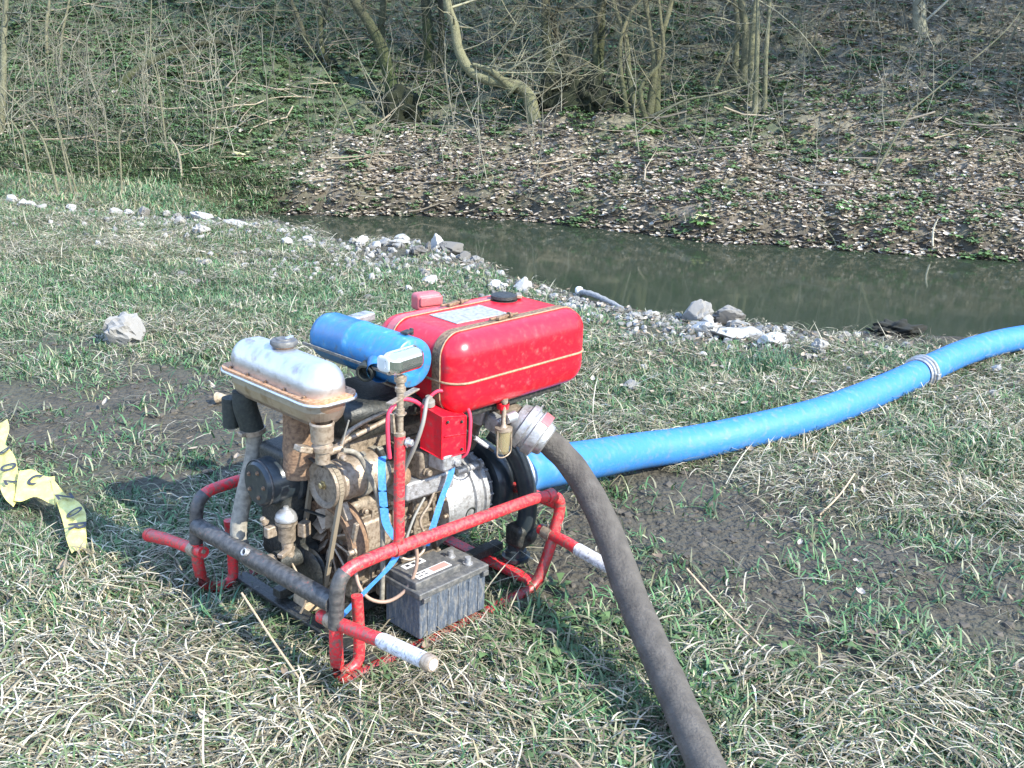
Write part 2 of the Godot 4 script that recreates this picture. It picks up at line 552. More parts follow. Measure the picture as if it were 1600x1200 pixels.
# where the meadow is trodden to mud / covered in dead straw, in metres
const BARE := [[0.55, -3.08, .82, .72, 1.2], [1.05, -2.80, .85, .50, 1.2], [-1.25, -4.0, 1.3, .85, 1.2], [1.5, -2.9, .4, .3, .7], [-2.2, -4.9, .9, .4, .6], [-1.7, -3.45, .5, .4, .45], [0.05, -3.35, .5, .3, .8], [-0.35, -2.7, .45, .5, .6], [1.2, -2.55, .3, .16, .6], [-2.3, -4.6, .7, .3, .4], [1.0, -5.6, 1.0, .5, .6], [-.6, -7.7, 1.0, .6, .8], [-2.7, -8.9, .6, .35, .8], [-4.0, -9.2, .9, .25, .3], [.45, -6.4, .5, .35, .8], [1.25, -5.75, .55, .4, .9], [2.2, -5.8, .7, .3, .6], [2.4, -5.2, .8, .5, .3]]
const DRY := [[-0.9, -2.15, .9, .5, .8], [-0.1, -2.15, .5, .3, .9], [1.35, -3.6, .9, .5, .85], [1.3, -2.3, .7, .5, .5], [0.3, -3.9, .5, .3, .6], [-1.2, -5.2, 1.0, .5, .55], [-3.2, -7.4, 1.5, 1.0, .5], [2.2, -4.2, .8, .6, .5], [-1.6, -2.5, .5, .25, .8]]
const LUSH := [[.28, -2.15, .26, .22, 1.0], [-.78, -2.5, .16, .14, .8], [-2.6, -6.3, 1.6, .9, .7], [1.25, -4.95, .3, .25, .8], [1.0, -4.3, .7, .3, .5], [-1.0, -6.2, 1.2, .7, .8], [.0, -2.75, .4, .2, .3], [.15, -2.55, .3, .12, .6], [1.85, -3.9, .3, .4, .5], [-1.5, -3.3, 1.0, .5, .35]]

func blobs(list: Array, x: float, z: float) -> float:
	var s := 0.0
	for e in list:
		var q := Vector2((x - e[0]) / e[2], (z - e[1]) / e[3]).length_squared()
		if q < 4.0:
			s = maxf(s, e[4] * exp(-q * 1.1))
	return s

func low(x: float, z: float) -> float:   # grass pressed flat under the pump and the tape
	return 1.0 - 0.6 * clampf(maxf(exp(-pow(Vector2((x + 0.37) / 0.40, (z + 2.68) / 0.40).length(), 4.0)), exp(-Vector2((x + 1.5) / 0.28, (z + 3.1) / 0.35).length_squared())), 0, 1)

func bare(x: float, z: float) -> float:
	return clampf(blobs(BARE, x, z) + nb.get_noise_2d(x * 2.2, z * 2.2) * 0.28, 0, 1)

func dryness(x: float, z: float) -> float:
	return clampf(0.26 - 0.35 * blobs(BARE, x, z) + blobs(DRY, x, z) * 0.6 - blobs(LUSH, x, z) * 0.6 + nc.get_noise_2d(x * 1.3 + 9.0, z * 1.3) * 0.5, 0, 1)

func blade(mb: Mb, at: Vector3, dir: Vector3, len_: float, w: float, rise: float, bend: float, col: Color) -> void:
	# a tapering three-segment ribbon; rise 1 stands, 0 lies
	var side := Vector3(-dir.z, 0, dir.x)
	var pts := []
	var ac := []
	var cs := []
	var p := at
	var el := rise
	var yaw_ := rf(-0.9, 0.9)
	for i in 4:
		pts.append(p)
		ac.append((side + Vector3(0, rf(-0.35, 0.35), 0)).normalized())
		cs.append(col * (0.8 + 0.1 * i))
		var dd := dir.rotated(Vector3.UP, yaw_ * i * 0.3)
		p += (dd * cos(el) + Vector3.UP * sin(el)) * len_ / 3.0
		if p.y < 0.003:
			p.y = 0.003
		el -= bend
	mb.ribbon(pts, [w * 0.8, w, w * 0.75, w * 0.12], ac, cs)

func grass_clump(count: int, rad: float, lmin: float, lmax: float, w: float, cols: Array) -> ArrayMesh:
	var mb := Mb.new()
	for i in count:
		var a := rf(0, TAU)
		var r := sqrt(rng.randf()) * rad
		var d := Vector3.RIGHT.rotated(Vector3.UP, rf(0, TAU))
		var c: Color = cols[rng.randi() % cols.size()]
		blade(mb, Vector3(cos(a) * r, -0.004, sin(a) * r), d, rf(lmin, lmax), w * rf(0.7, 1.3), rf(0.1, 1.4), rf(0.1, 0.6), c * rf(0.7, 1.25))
	return mb.mesh()

func straw_mat(count: int, rad: float, lmin: float, lmax: float, w: float, cols: Array, spread: float) -> ArrayMesh:
	var mb := Mb.new()
	for i in count:
		var a := rf(0, TAU)
		var r := sqrt(rng.randf()) * rad
		var d := Vector3.RIGHT.rotated(Vector3.UP, rng.randfn(0.0, spread))
		if rng.randf() < 0.5:
			d = -d
		var c: Color = cols[rng.randi() % cols.size()]
		blade(mb, Vector3(cos(a) * r, rf(0.004, 0.035), sin(a) * r), d, rf(lmin, lmax), w * rf(0.6, 1.4), rf(-0.15, 0.6), rf(0.02, 0.5), c * rf(0.65, 1.2))
	return mb.mesh()

func leaf_mesh(curl: float, long: float) -> ArrayMesh:
	# a curled dead leaf, one unit long
	var mb := Mb.new()
	var rowsx := [[-0.5, 0.02], [-0.25, 0.26], [0.05, 0.33], [0.3, 0.2], [0.52, 0.01]]
	var prev := []
	for r in rowsx:
		var x: float = r[0] * long
		var w: float = r[1] * rf(0.8, 1.2)
		var lift: float = curl * (r[0] * r[0]) * 1.2
		var row := [Vector3(x, lift + curl * w * 0.9 + rf(-0.03, 0.05), -w), Vector3(x, lift, 0), Vector3(x, lift + curl * w * 0.7 + rf(-0.03, 0.05), w)]
		if prev:
			for k in 2:
				mb.quad(prev[k], row[k], row[k + 1], prev[k + 1], Vector3.UP, Color.WHITE)
		prev = row
	return mb.mesh()

func herb_mesh(n_leaves: int, size: float, up: float) -> ArrayMesh:
	var mb := Mb.new()
	for i in n_leaves:
		var d := Vector3.RIGHT.rotated(Vector3.UP, TAU * i / n_leaves + rf(-0.4, 0.4))
		var side := Vector3(-d.z, 0, d.x)
		var l := size * rf(0.6, 1.1)
		var h := rf(0.2, 1.0) * up
		var c := Color(.075, .125, .045) * rf(0.7, 1.25)
		var a := d * l * 0.25 + Vector3.UP * h * 0.5
		var b := d * l * 0.65 + Vector3.UP * h
		var e := d * l + Vector3.UP * (h * 0.8)
		mb.ribbon([a, b, e], [l * 0.12, l * 0.55, l * 0.04], [side, side, side], [c, c, c * 1.1])
		mb.ribbon([Vector3.ZERO, a], [0.003, 0.003], [side, side], [c, c])
	return mb.mesh()

func turn(y: float, s: float, tilt := 0.15) -> Basis:
	return (Basis(Vector3(rf(-1, 1), 0, rf(-1, 1)).normalized(), rf(-tilt, tilt)) * Basis(Vector3.UP, y)).scaled(Vector3(s, s, s))

func build_meadow() -> void:
	var greens := [Color(.06, .14, .052), Color(.082, .175, .065), Color(.05, .115, .048), Color(.11, .185, .08), Color(.17, .205, .10), Color(.27, .26, .17)]
	var straws := [Color(.33, .29, .20), Color(.41, .37, .28), Color(.24, .205, .14), Color(.48, .445, .36), Color(.165, .135, .09), Color(.105, .088, .06), Color(.09, .125, .055), Color(.12, .15, .075)]
	var pale := [Color(.33, .285, .195), Color(.39, .35, .26), Color(.26, .215, .14)]
	var g_mesh := []
	var s_mesh := []
	var t_mesh := []
	for i in 4:
		g_mesh.append(grass_clump(44, 0.09, 0.015, 0.066, 0.0048, greens))
		s_mesh.append(straw_mat(40, 0.12, 0.03, 0.125, 0.0040, straws, 0.9))
	for i in 2:
		t_mesh.append(straw_mat(6, 0.12, 0.10, 0.26, 0.0040, pale, 0.9))
	var gx := [[], [], [], []]
	var gc := [[], [], [], []]
	var sx := [[], [], [], []]
	var sc := [[], [], [], []]
	var tx := [[], []]
	var tc := [[], []]
	var z := -1.45
	while z > -12.4:
		var step := 0.032 + 0.0052 * (-z - 1.4)
		var half := -z * 0.54 + 0.9
		var x := -half
		while x < half:
			var px := x + rf(-step, step) * 0.5
			var pz := z + rf(-step, step) * 0.5
			x += step
			var zn := near_shore(px)
			var zf := far_shore(px)
			var d := pz - zn
			if d < 0.03 and not (px < -2.6 and pz > zf - 0.4):
				continue
			var b := bare(px, pz)
			var dry := dryness(px, pz)
			var grow := 1.0 - smoothstep(-3.5, -5.5, pz) * 0.12
			var h := ground_at(px, pz, zn, zf)
			var fall := smoothstep(0.0, 0.5, d) if d > 0.0 else 1.0
			var tone := 0.98 + 0.5 * nc.get_noise_2d(px * 2.5 + 30.0, pz * 2.5)
			if rng.randf() < maxf((1.0 - b) * (1.0 - b), 0.045) * (1.10 - dry) * 1.15 * (0.35 + 0.65 * fall):
				var k := rng.randi() % 4
				var s := rf(0.55, 1.15) * grow * (0.8 + 0.5 * (1.0 - dry)) * lerpf(0.55 if px > -2.3 else 0.9, 1.0, smoothstep(0.0, 1.0, d)) * low(px, pz) * (1.9 if d < 0.0 else 1.0)
				gx[k].append(Transform3D(turn(rf(0, TAU), s), V3(px, h, pz)))
				gc[k].append(Color(tone * (0.95 + dry * 0.5), tone, tone * 0.96))
			if rng.randf() < maxf(0.10, 1.0 - b * 1.05) * (0.20 + dry * 0.55) * (0.5 + 0.5 * fall):
				var k := rng.randi() % 4
				var s := rf(0.55, 1.1) * (1.0 + 0.3 * grow - 0.3) * low(px, pz)
				var flow := nc.get_noise_2d(px * 0.9, pz * 0.9) * 3.2 + 0.35
				var v := tone * (0.80 + 0.35 * dry) * (1.0 - 0.35 * b)
				sx[k].append(Transform3D(turn(flow + rf(-0.5, 0.5), s), V3(px, h, pz)))
				sc[k].append(Color(v * 1.16, v * 1.12, v * 1.06))
			if rng.randf() < (0.008 + 0.05 * dry) * (1.0 - b * 0.6):
				var k := rng.randi() % 2
				var flow := nc.get_noise_2d(px * 0.9, pz * 0.9) * 3.2 + 0.35
				tx[k].append(Transform3D(turn(flow + rf(-0.9, 0.9), rf(0.5, 1.0)), V3(px, h + 0.008, pz)))
				tc[k].append(Color(1, 1, 1) * rf(0.75, 1.1))
		z -= step
	for k in 4:
		scatter("meadow_grass", g_mesh[k], M.grass, gx[k], gc[k], "short green meadow grass", "grass")
		scatter("dead_grass", s_mesh[k], M.straw, sx[k], sc[k], "matted dead straw-coloured grass on the meadow", "grass")
	for k in 2:
		scatter("straw_stalks", t_mesh[k], M.straw, tx[k], tc[k], "long pale stalks lying over the meadow", "grass")
	# clover and other broad leaves in the foreground, dead leaves on the meadow's edge
	var hx := []
	var hc := []
	for i in 420:
		var p := Vector2(rng.randfn(0.33, 0.22), rng.randfn(-2.25, 0.18)) if i < 190 else Vector2(rf(-2.5, 2.5), rf(-1.6, -6.0))
		if blobs(BARE, p.x, p.y) > 0.5 and i >= 190:
			continue
		hx.append(Transform3D(turn(rf(0, TAU), rf(0.5, 1.0)), V3(p.x, ground(p.x, p.y), p.y)))
		hc.append(Color(1, 1, 1) * rf(0.75, 1.2))
	scatter("clover", herb_mesh(9, 0.05, 0.035), M.herb, hx, hc, "low broad-leaved clover among the grass", "clover")
	var lx := []
	var lc := []
	for i in 1500:
		var p := Vector2(rf(-0.6, 3.6), rf(-4.3, -7.4)) if i < 1250 else Vector2(rf(-3.5, 1.8), rf(-1.6, -8.0))
		if p.y < near_shore(p.x) + 0.05:
			continue
		var s := rf(0.022, 0.045)
		lx.append(Transform3D(turn(rf(0, TAU), s, 0.6), V3(p.x, ground(p.x, p.y) + rf(0.012, 0.04), p.y)))
		lc.append([Color(.24, .18, .12), Color(.30, .24, .18), Color(.17, .125, .085), Color(.36, .31, .25)][rng.randi() % 4] * rf(0.8, 1.1))
	scatter("dead_leaves", leaf_mesh(0.5, 1.0), M.leaf, lx, lc, "brown dead leaves lying on the meadow near the pond", "leaves")
	# clods of earth on the trodden patches
	var cx := []
	var cc := []
	for i in 9000:
		var p := Vector2(rf(-3.0, 2.2), rf(-1.6, -6.0))
		if rng.randf() > bare(p.x, p.y) * 1.2 - 0.25:
			continue
		var s := 0.004 + 0.018 * pow(rng.randf(), 3.0)
		cx.append(Transform3D(turn(rf(0, TAU), s, 1.0).scaled(V3(1, 0.6, 1)), V3(p.x, ground(p.x, p.y), p.y)))
		cc.append(Color(.064, .053, .039) * rf(0.75, 1.2))
	scatter("earth_clods", stone_mesh(1, 0.3, 3), M.straw, cx, cc, "small clods of trodden earth", "soil")

func build_slope_cover() -> void:
	var tones := [Color(.32, .265, .205), Color(.37, .32, .255), Color(.27, .22, .165), Color(.36, .31, .25), Color(.22, .175, .13), Color(.41, .365, .305), Color(.16, .13, .10), Color(.23, .205, .145)]
	var lx := [[], [], []]
	var lc := [[], [], []]
	var hx := []
	var hc := []
	var gx := []
	var gc := []
	var z := -9.4
	while z > -22.0:
		var step := 0.037 + maxf(0.0, -z - 10.0) * 0.0038
		var half := -z * 0.55 + 1.0
		var x := -half
		while x < half:
			var px := x + rf(-step, step) * 0.6
			var pz := z + rf(-step, step) * 0.6
			x += step
			var zn := near_shore(px)
			var zf := far_shore(px)
			var d2 := zf - pz
			if d2 < -0.05:
				continue
			var left := smoothstep(-1.8, -3.4, px)
			var patch := nc.get_noise_2d(px * 0.75, pz * 0.9) + 0.5 * nb.get_noise_2d(px * 2.0, pz * 2.0)
			var h := ground_at(px, pz, zn, zf)
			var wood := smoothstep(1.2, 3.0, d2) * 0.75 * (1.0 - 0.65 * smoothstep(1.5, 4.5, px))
			var cover := clampf(0.95 - left * 0.42 - maxf(0.0, patch) * 0.9 - wood, 0.1, 1.0)
			for twice in (2 if px > -2.0 else 1):
				if rng.randf() > cover:
					continue
				var k := rng.randi() % 3
				var s := rf(0.033, 0.074)
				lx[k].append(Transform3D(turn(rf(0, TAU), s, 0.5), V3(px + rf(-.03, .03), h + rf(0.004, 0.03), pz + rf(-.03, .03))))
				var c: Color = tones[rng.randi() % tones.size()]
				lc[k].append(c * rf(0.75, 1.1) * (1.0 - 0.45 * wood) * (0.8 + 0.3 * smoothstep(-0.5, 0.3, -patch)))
			if rng.randf() < 0.05 + 0.16 * maxf(0.0, patch) + left * 0.16 + wood * 0.24:
				hx.append(Transform3D(turn(rf(0, TAU), rf(0.35, 0.95)), V3(px, h, pz)))
				hc.append(Color(1.15, 1.2, 1.15) * rf(0.6, 1.25))
			if rng.randf() < left * 0.34 * smoothstep(3.8, 0.0, d2) + 0.05 * maxf(0.0, patch) + (0.5 if px < -2.6 and d2 < 0.4 else 0.0):
				gx.append(Transform3D(turn(rf(0, TAU), rf(0.6, 1.3)), V3(px, h, pz)))
				gc.append(Color(1.0, 1.05, 1.0) * rf(0.65, 1.15))
		z -= step
	for k in 3:
		scatter("leaf_litter", leaf_mesh(rf(0.25, 0.75), rf(0.9, 1.2)), M.leaf, lx[k], lc[k], "pale brown dead leaves covering the wooded slope", "leaves")
	scatter("ground_ivy", herb_mesh(11, 0.11, 0.07), M.herb, hx, hc, "low green leaves growing through the leaf litter", "undergrowth")
	scatter("slope_grass", grass_clump(30, 0.12, 0.04, 0.13, 0.005, [Color(.06, .125, .05), Color(.085, .15, .06), Color(.11, .16, .07), Color(.26, .24, .16)]), M.grass, gx, gc, "grass on the left of the slope", "grass")
	# fallen sticks and standing whips, far too many to count
	var mb := Mb.new()
	var pts := []
	for i in 5:
		pts.append(V3(-0.5 + i * 0.25, rf(-0.02, 0.05), rf(-0.06, 0.06)))
	mb.tube(pts, [0.010, 0.009, 0.008, 0.006, 0.003], 5, false)
	mb.tube([pts[2], pts[2] + V3(0.12, 0.08, 0.1), pts[2] + V3(0.26, 0.1, 0.16)], [0.006, 0.004, 0.002], 4, false)
	var tx := []
	var tc := []
	for i in 620:
		var p := Vector2(rf(-8.5, 8.5), rf(-10.2, -18.5))
		if far_shore(p.x) - p.y < 0.05:
			continue
		tx.append(Transform3D(turn(rf(0, TAU), rf(0.3, 1.2), 0.35), V3(p.x, ground(p.x, p.y) + 0.04, p.y)))
		tc.append(Color(.17, .14, .10) * rf(0.45, 1.7))
	scatter("fallen_sticks", mb.mesh(), M.twig, tx, tc, "thin fallen sticks lying on the slope", "sticks")
	var wm := Mb.new()
	var wp := []
	for i in 6:
		wp.append(V3(sin(i * 1.1) * 0.03 * i * 0.4, i * 0.2, cos(i * 1.7) * 0.03))
	wm.tube(wp, [0.0055, 0.005, 0.0045, 0.0035, 0.0025, 0.001], 4, false)
	for q in [[1, 0.3, 0.4], [2, -0.25, 0.35], [3, 0.2, -0.3], [4, -0.15, 0.2]]:
		var b: Vector3 = wp[q[0]]
		wm.tube([b, b + V3(q[1] * 0.5, 0.14, q[2] * 0.4), b + V3(q[1], 0.22, q[2] * 0.7)], [0.004, 0.003, 0.0012], 3, false)
	tx = []
	tc = []
	for i in 760:
		var p := Vector2(rf(-8.0, 8.0), rf(-11.0, -18.0))
		if i > 520:
			p = Vector2(rf(-6.0, 7.0), rf(-13.0, -18.5))
		if i < 170:
			p = Vector2(rng.randfn(-4.7, 1.1), rng.randfn(-11.6, 1.0))
		if far_shore(p.x) - p.y < 0.2:
			continue
		tx.append(Transform3D(turn(rf(0, TAU), rf(0.5, 1.25), 0.55), V3(p.x, ground(p.x, p.y), p.y)))
		tc.append(Color(.17, .16, .115) * rf(0.4, 1.4))
	scatter("undergrowth_twigs", wm.mesh(), M.twig, tx, tc, "thin bare twigs standing all over the slope", "undergrowth")

# ---------------------------------------------------------------- trees and shrubs
func limb(mb: Mb, at: Vector3, dir: Vector3, len_: float, r: float, depth: int, col: Color, droop := 0.0) -> void:
	var pts := [at]
	var rad := [r]
	var d := dir.normalized()
	var p := at
	for i in 4:
		d = (d + V3(rf(-0.32, 0.32), rf(-0.22, 0.28) - droop, rf(-0.32, 0.32))).normalized()
		p += d * len_ / 4.0
		pts.append(p)
		rad.append(lerpf(r, r * 0.22, (i + 1) / 4.0))
	var cs := []
	for i in 5:
		cs.append(col * rf(0.85, 1.15))
	mb.tube(pts, rad, 5 if r > 0.012 else 3, false, cs)
	if depth > 0:
		for k in rng.randi_range(2, 4):
			var i := rng.randi_range(1, 3)
			var dd: Vector3 = (pts[i + 1] - pts[i]).normalized()
			var o := V3(rf(-1, 1), rf(-0.6, 0.9), rf(-1, 1)).normalized()
			limb(mb, pts[i].lerp(pts[i + 1], rng.randf()), (dd * 0.7 + o * 0.8), len_ * rf(0.35, 0.62), maxf(r * 0.45, 0.0022), depth - 1, col, droop)

func tree(called: String, label: String, category: String, stems: Array, r0: Array, col: Color, branches: int, blen: float, depth := 2, moss := 0.0, group := "", droop := 0.0) -> Node3D:
	var base: Vector3 = stems[0][0]
	var o := thing(called, label, category, base, 0.0, group)
	var crown := Mb.new()
	for si in stems.size():
		var mb := Mb.new()
		var pts := []
		for p in stems[si]:
			pts.append(p - base)
		var tall: bool = category in ["tree", "shrub"] and r0[si] >= 0.028 and stems[si].size() > 2 and pts[pts.size() - 1].y > 1.6
		if tall:
			var e: Vector3 = pts[pts.size() - 1]
			pts.append(e + V3(rf(-.3, .3), rf(1.2, 2.2), rf(-.3, .2)))
			for i in 420:
				var q := e + V3(rf(-1.5, 1.5), rf(-0.2, 2.8), rf(-1.3, 1.1))
				if q.y + base.y < 2.4:
					continue
				var d := V3(rf(-1, 1), rf(-.4, .8), rf(-1, 1)).normalized()
				var l := rf(0.25, 0.65)
				var sd := d.cross(V3(rf(-1, 1), rf(-1, 1), rf(-1, 1))).normalized()
				var tcol := col * rf(0.7, 1.2)
				crown.ribbon([q, q + d * l * 0.5 + V3(0, rf(-.03, .03), 0), q + d * l], [0.014, 0.010, 0.003], [sd, sd, sd], [tcol, tcol, tcol])
		pts = smooth_path(pts, 4)
		var rad := []
		var cs := []
		for i in pts.size():
			var t := float(i) / (pts.size() - 1)
			var flare := 1.0 + 0.7 * exp(-t * 14.0)
			rad.append(r0[si] * flare * lerpf(1.0, 0.42, t) * rf(0.92, 1.08))
			cs.append(col.lerp(Color(.035, .05, .014), clampf(moss * (1.1 - t * 2.0) + rf(-0.15, 0.15), 0, 1)) * rf(0.85, 1.1))
		mb.tube(pts, rad, 10, true, cs)
		part("trunk", mb, M.bark, o)
		for b in int(branches * 1.7):
			var t := rf(0.12, 1.0)
			var i := mini(int(t * (pts.size() - 1)), pts.size() - 2)
			var dir := V3(rf(-1, 1), rf(-0.25, 0.75), rf(-0.7, 0.9)).normalized()
			limb(crown, pts[i], dir, blen * rf(0.5, 1.25), r0[si] * rf(0.10, 0.24), depth, col * rf(0.75, 1.3), droop + 0.05)
	if branches > 0:
		tag(part("crown", crown, M.twig, o), "", "", "", "stuff")
	return o

func moss_mound(o: Node3D, at: Vector3, size: Vector3, seed_: int) -> void:
	var m := part("mossy_root", lumpy(seed_, 0.42, 4, Color(.013, .019, .006)), M.moss, o)
	m.position = at
	m.scale = size

func build_wood() -> void:
	var grey := Color(.115, .105, .075)
	var pale := Color(.20, .19, .13)
	var dark := Color(.045, .045, .028)
	var t := tree("leaning_tree", "dark leaning tree with a mossy foot, left of the curved trunk", "tree", [
		[V3(-1.56, 0.55, -13.72), V3(-1.74, 1.23, -13.89), V3(-1.89, 1.55, -13.99), V3(-2.20, 2.00, -14.14), V3(-2.62, 2.75, -14.38), V3(-2.90, 3.89, -14.75)],
		[V3(-1.60, 0.60, -13.80), V3(-1.81, 1.48, -14.09), V3(-1.80, 2.10, -14.29), V3(-1.92, 3.18, -14.64)]], [.085, .055], Color(.07, .065, .04), 9, 1.5, 2, 1.0, "", 0.05)
	moss_mound(t, V3(0.05, 0.06, 0.08), V3(.24, .26, .2), 3)
	t = tree("stump_shoots", "dark mossy stump with two thin stems, at the upper left", "tree", [
		[V3(-2.66, 0.95, -14.66), V3(-2.72, 1.61, -14.82), V3(-2.64, 2.10, -14.98), V3(-2.74, 3.15, -15.32)],
		[V3(-2.77, 0.95, -14.63), V3(-2.97, 1.60, -14.79), V3(-3.25, 2.16, -14.97)]], [.05, .045], Color(.09, .085, .055), 8, 1.5, 2, 0.8, "", 0.08)
	moss_mound(t, V3(0.0, 0.05, 0.05), V3(.2, .2, .16), 4)
	tree("twin_tree", "two dark upright trunks behind the curved trunk", "tree", [
		[V3(-1.24, 0.95, -14.91), V3(-1.31, 1.66, -15.09), V3(-1.37, 2.15, -15.25), V3(-1.50, 3.64, -15.73)],
		[V3(-1.15, 1.0, -15.13), V3(-1.14, 1.75, -15.32), V3(-1.26, 2.50, -15.56)]], [.085, .06], dark, 7, 1.4, 2, 0.9)
	tree("curved_tree", "pale crooked tree that bends flat over the slope and rises again", "tree", [
		[V3(0.50, 0.36, -12.98), V3(0.18, 0.58, -13.01), V3(0.08, 0.88, -13.10), V3(-0.08, 0.99, -13.13), V3(-0.36, 1.04, -13.15), V3(-0.61, 1.13, -13.18), V3(-0.77, 1.36, -13.25), V3(-0.84, 1.65, -13.35), V3(-0.94, 1.94, -13.44), V3(-1.03, 2.52, -13.63), V3(-1.30, 3.68, -14.01)],
		[V3(-0.10, 0.93, -13.08), V3(-0.36, 1.14, -13.10), V3(-0.60, 1.22, -13.14)]], [.085, .05], Color(.19, .18, .115), 7, 1.3, 2, 0.35)
	t = tree("mossy_stool", "big mossy stool with several dark trunks, right of the crooked tree", "tree", [
		[V3(0.40, 0.45, -13.39), V3(0.32, 1.17, -13.56), V3(0.26, 1.69, -13.73), V3(0.22, 2.29, -13.93), V3(0.02, 3.49, -14.32)],
		[V3(0.92, 0.52, -13.32), V3(0.91, 1.34, -13.53), V3(0.93, 1.94, -13.72), V3(0.94, 2.68, -13.96), V3(0.94, 3.80, -14.32)],
		[V3(0.60, 0.54, -13.53), V3(0.53, 1.33, -13.72), V3(0.41, 1.55, -13.79), V3(0.33, 1.85, -13.89)],
		[V3(1.03, 0.50, -13.18), V3(0.86, 1.56, -13.47), V3(1.03, 2.31, -13.71)]], [.075, .085, .055, .045], Color(.065, .06, .035), 7, 1.1, 2, 0.9)
	moss_mound(t, V3(0.30, 0.24, 0.10), V3(.50, .42, .26), 5)
	moss_mound(t, V3(0.66, 0.14, 0.2), V3(.3, .26, .2), 6)
	moss_mound(t, V3(0.06, 0.24, 0.06), V3(.24, .36, .2), 8)
	for i in 9:
		moss_mound(t, V3(rf(-.15, .85), rf(0.05, 0.5), rf(0.0, 0.3)), V3(rf(.09, .18), rf(.10, .24), rf(.08, .15)), 30 + i)
	var mx := []
	var mc := []
	for i in 900:
		var a := rf(0, TAU)
		var el := rf(-0.2, 1.5)
		var d := V3(cos(a) * cos(el), sin(el), sin(a) * cos(el))
		var q := V3(0.30, 0.24, 0.10) + d * V3(.52, .42, .27) if i % 3 else V3(0.66, 0.14, 0.2) + d * V3(.3, .27, .21)
		mx.append(Transform3D(turn(rf(0, TAU), rf(0.5, 1.0), 0.8), t.position + q - d * 0.02))
		mc.append(Color(.45, .42, .32) * rf(0.4, 1.0))
	scatter("stool_moss", grass_clump(24, 0.06, 0.02, 0.07, 0.006, [Color(.06, .09, .03), Color(.10, .10, .05)]), M.grass, mx, mc, "moss and old leaves on the tree stool", "moss")
	tree("hazel_clump", "clump of five thin twisted stems beside the mossy stool", "shrub", [
		[V3(1.41, 0.50, -12.95), V3(1.27, 1.14, -13.10), V3(1.21, 1.57, -13.24), V3(1.04, 2.00, -13.38), V3(0.80, 2.87, -13.66)],
		[V3(1.50, 0.50, -12.91), V3(1.56, 1.22, -13.09), V3(1.50, 1.66, -13.23), V3(1.39, 2.23, -13.42), V3(1.32, 3.17, -13.72)],
		[V3(1.33, 0.46, -12.89), V3(1.14, 1.35, -13.12), V3(1.25, 1.86, -13.28), V3(1.65, 2.46, -13.48)],
		[V3(1.62, 0.54, -12.96), V3(1.61, 1.44, -13.19), V3(1.74, 2.03, -13.38), V3(1.83, 2.90, -13.67)],
		[V3(1.55, 0.47, -12.80), V3(1.39, 1.01, -12.92), V3(1.64, 1.37, -13.04), V3(1.58, 1.95, -13.22), V3(1.50, 2.73, -13.48)]], [.04, .045, .03, .042, .03], Color(.13, .12, .075), 7, 1.1, 2, 0.55)
	t = tree("pale_clump", "clump of straight pale and dark stems at the right of the wood", "tree", [
		[V3(2.78, 0.62, -12.94), V3(2.77, 1.48, -13.17), V3(2.76, 2.06, -13.35), V3(2.73, 3.51, -13.82)],
		[V3(2.91, 0.66, -13.05), V3(2.90, 1.48, -13.26), V3(2.92, 2.07, -13.45), V3(2.93, 3.23, -13.83)],
		[V3(2.80, 0.9, -13.86), V3(2.79, 1.71, -14.06), V3(2.72, 2.09, -14.18), V3(2.61, 3.24, -14.56)],
		[V3(2.73, 1.02, -14.18), V3(2.74, 1.78, -14.38), V3(2.69, 2.57, -14.63)],
		[V3(2.83, 0.78, -13.44), V3(2.80, 1.63, -13.66), V3(2.89, 2.38, -13.91)],
		[V3(2.39, 0.93, -13.97), V3(2.62, 1.47, -14.09), V3(2.81, 1.71, -14.17)]], [.032, .03, .055, .04, .05, .025], Color(.19, .18, .12), 5, 1.1, 2, 0.35)
	moss_mound(t, V3(-0.22, 0.28, -0.75), V3(.16, .17, .15), 9)
	tree("far_pale_tree", "pale trunk at the top right among the leaves", "tree", [[V3(5.59, 1.70, -15.74), V3(5.54, 2.24, -15.87), V3(5.44, 3.61, -16.31), V3(5.3, 5.5, -16.6)]], [.095], Color(.30, .29, .23), 6, 1.6, 2, 0.1)
	tree("left_pole_tree", "thin pale upright trunk at the left edge of the wood", "tree", [[V3(-5.81, 0.12, -11.90), V3(-5.75, 0.80, -12.06), V3(-5.76, 1.34, -12.24), V3(-5.75, 1.75, -12.37), V3(-5.76, 2.76, -12.70)]], [.042], Color(.15, .145, .10), 10, 1.2)
	var sh := Color(.16, .15, .105)
	tree("bare_shrub", "pair of long leaning whips at the left edge above the white stones", "shrub", [
		[V3(-4.55, -0.08, -9.87), V3(-4.65, 0.46, -10.02), V3(-4.79, 0.66, -10.08), V3(-4.95, 0.74, -10.11)],
		[V3(-4.35, -0.08, -10.01), V3(-4.50, 0.43, -10.15), V3(-4.75, 0.76, -10.26), V3(-4.94, 0.93, -10.31)]], [.010, .012], sh, 5, 0.6, 1)
	tree("bare_shrub", "shrub of three steep whips, second from the left edge", "shrub", [
		[V3(-4.27, -0.08, -10.12), V3(-4.39, 0.45, -10.26), V3(-4.51, 0.85, -10.39), V3(-4.57, 1.17, -10.50)],
		[V3(-4.26, -0.08, -10.22), V3(-4.37, 0.30, -10.31), V3(-4.40, 0.38, -10.34), V3(-4.54, 0.85, -10.49)],
		[V3(-4.38, -0.12, -11.07), V3(-4.43, 0.40, -11.21), V3(-4.58, 0.62, -11.28)]], [.010, .009, .008], sh, 7, 0.6, 1)
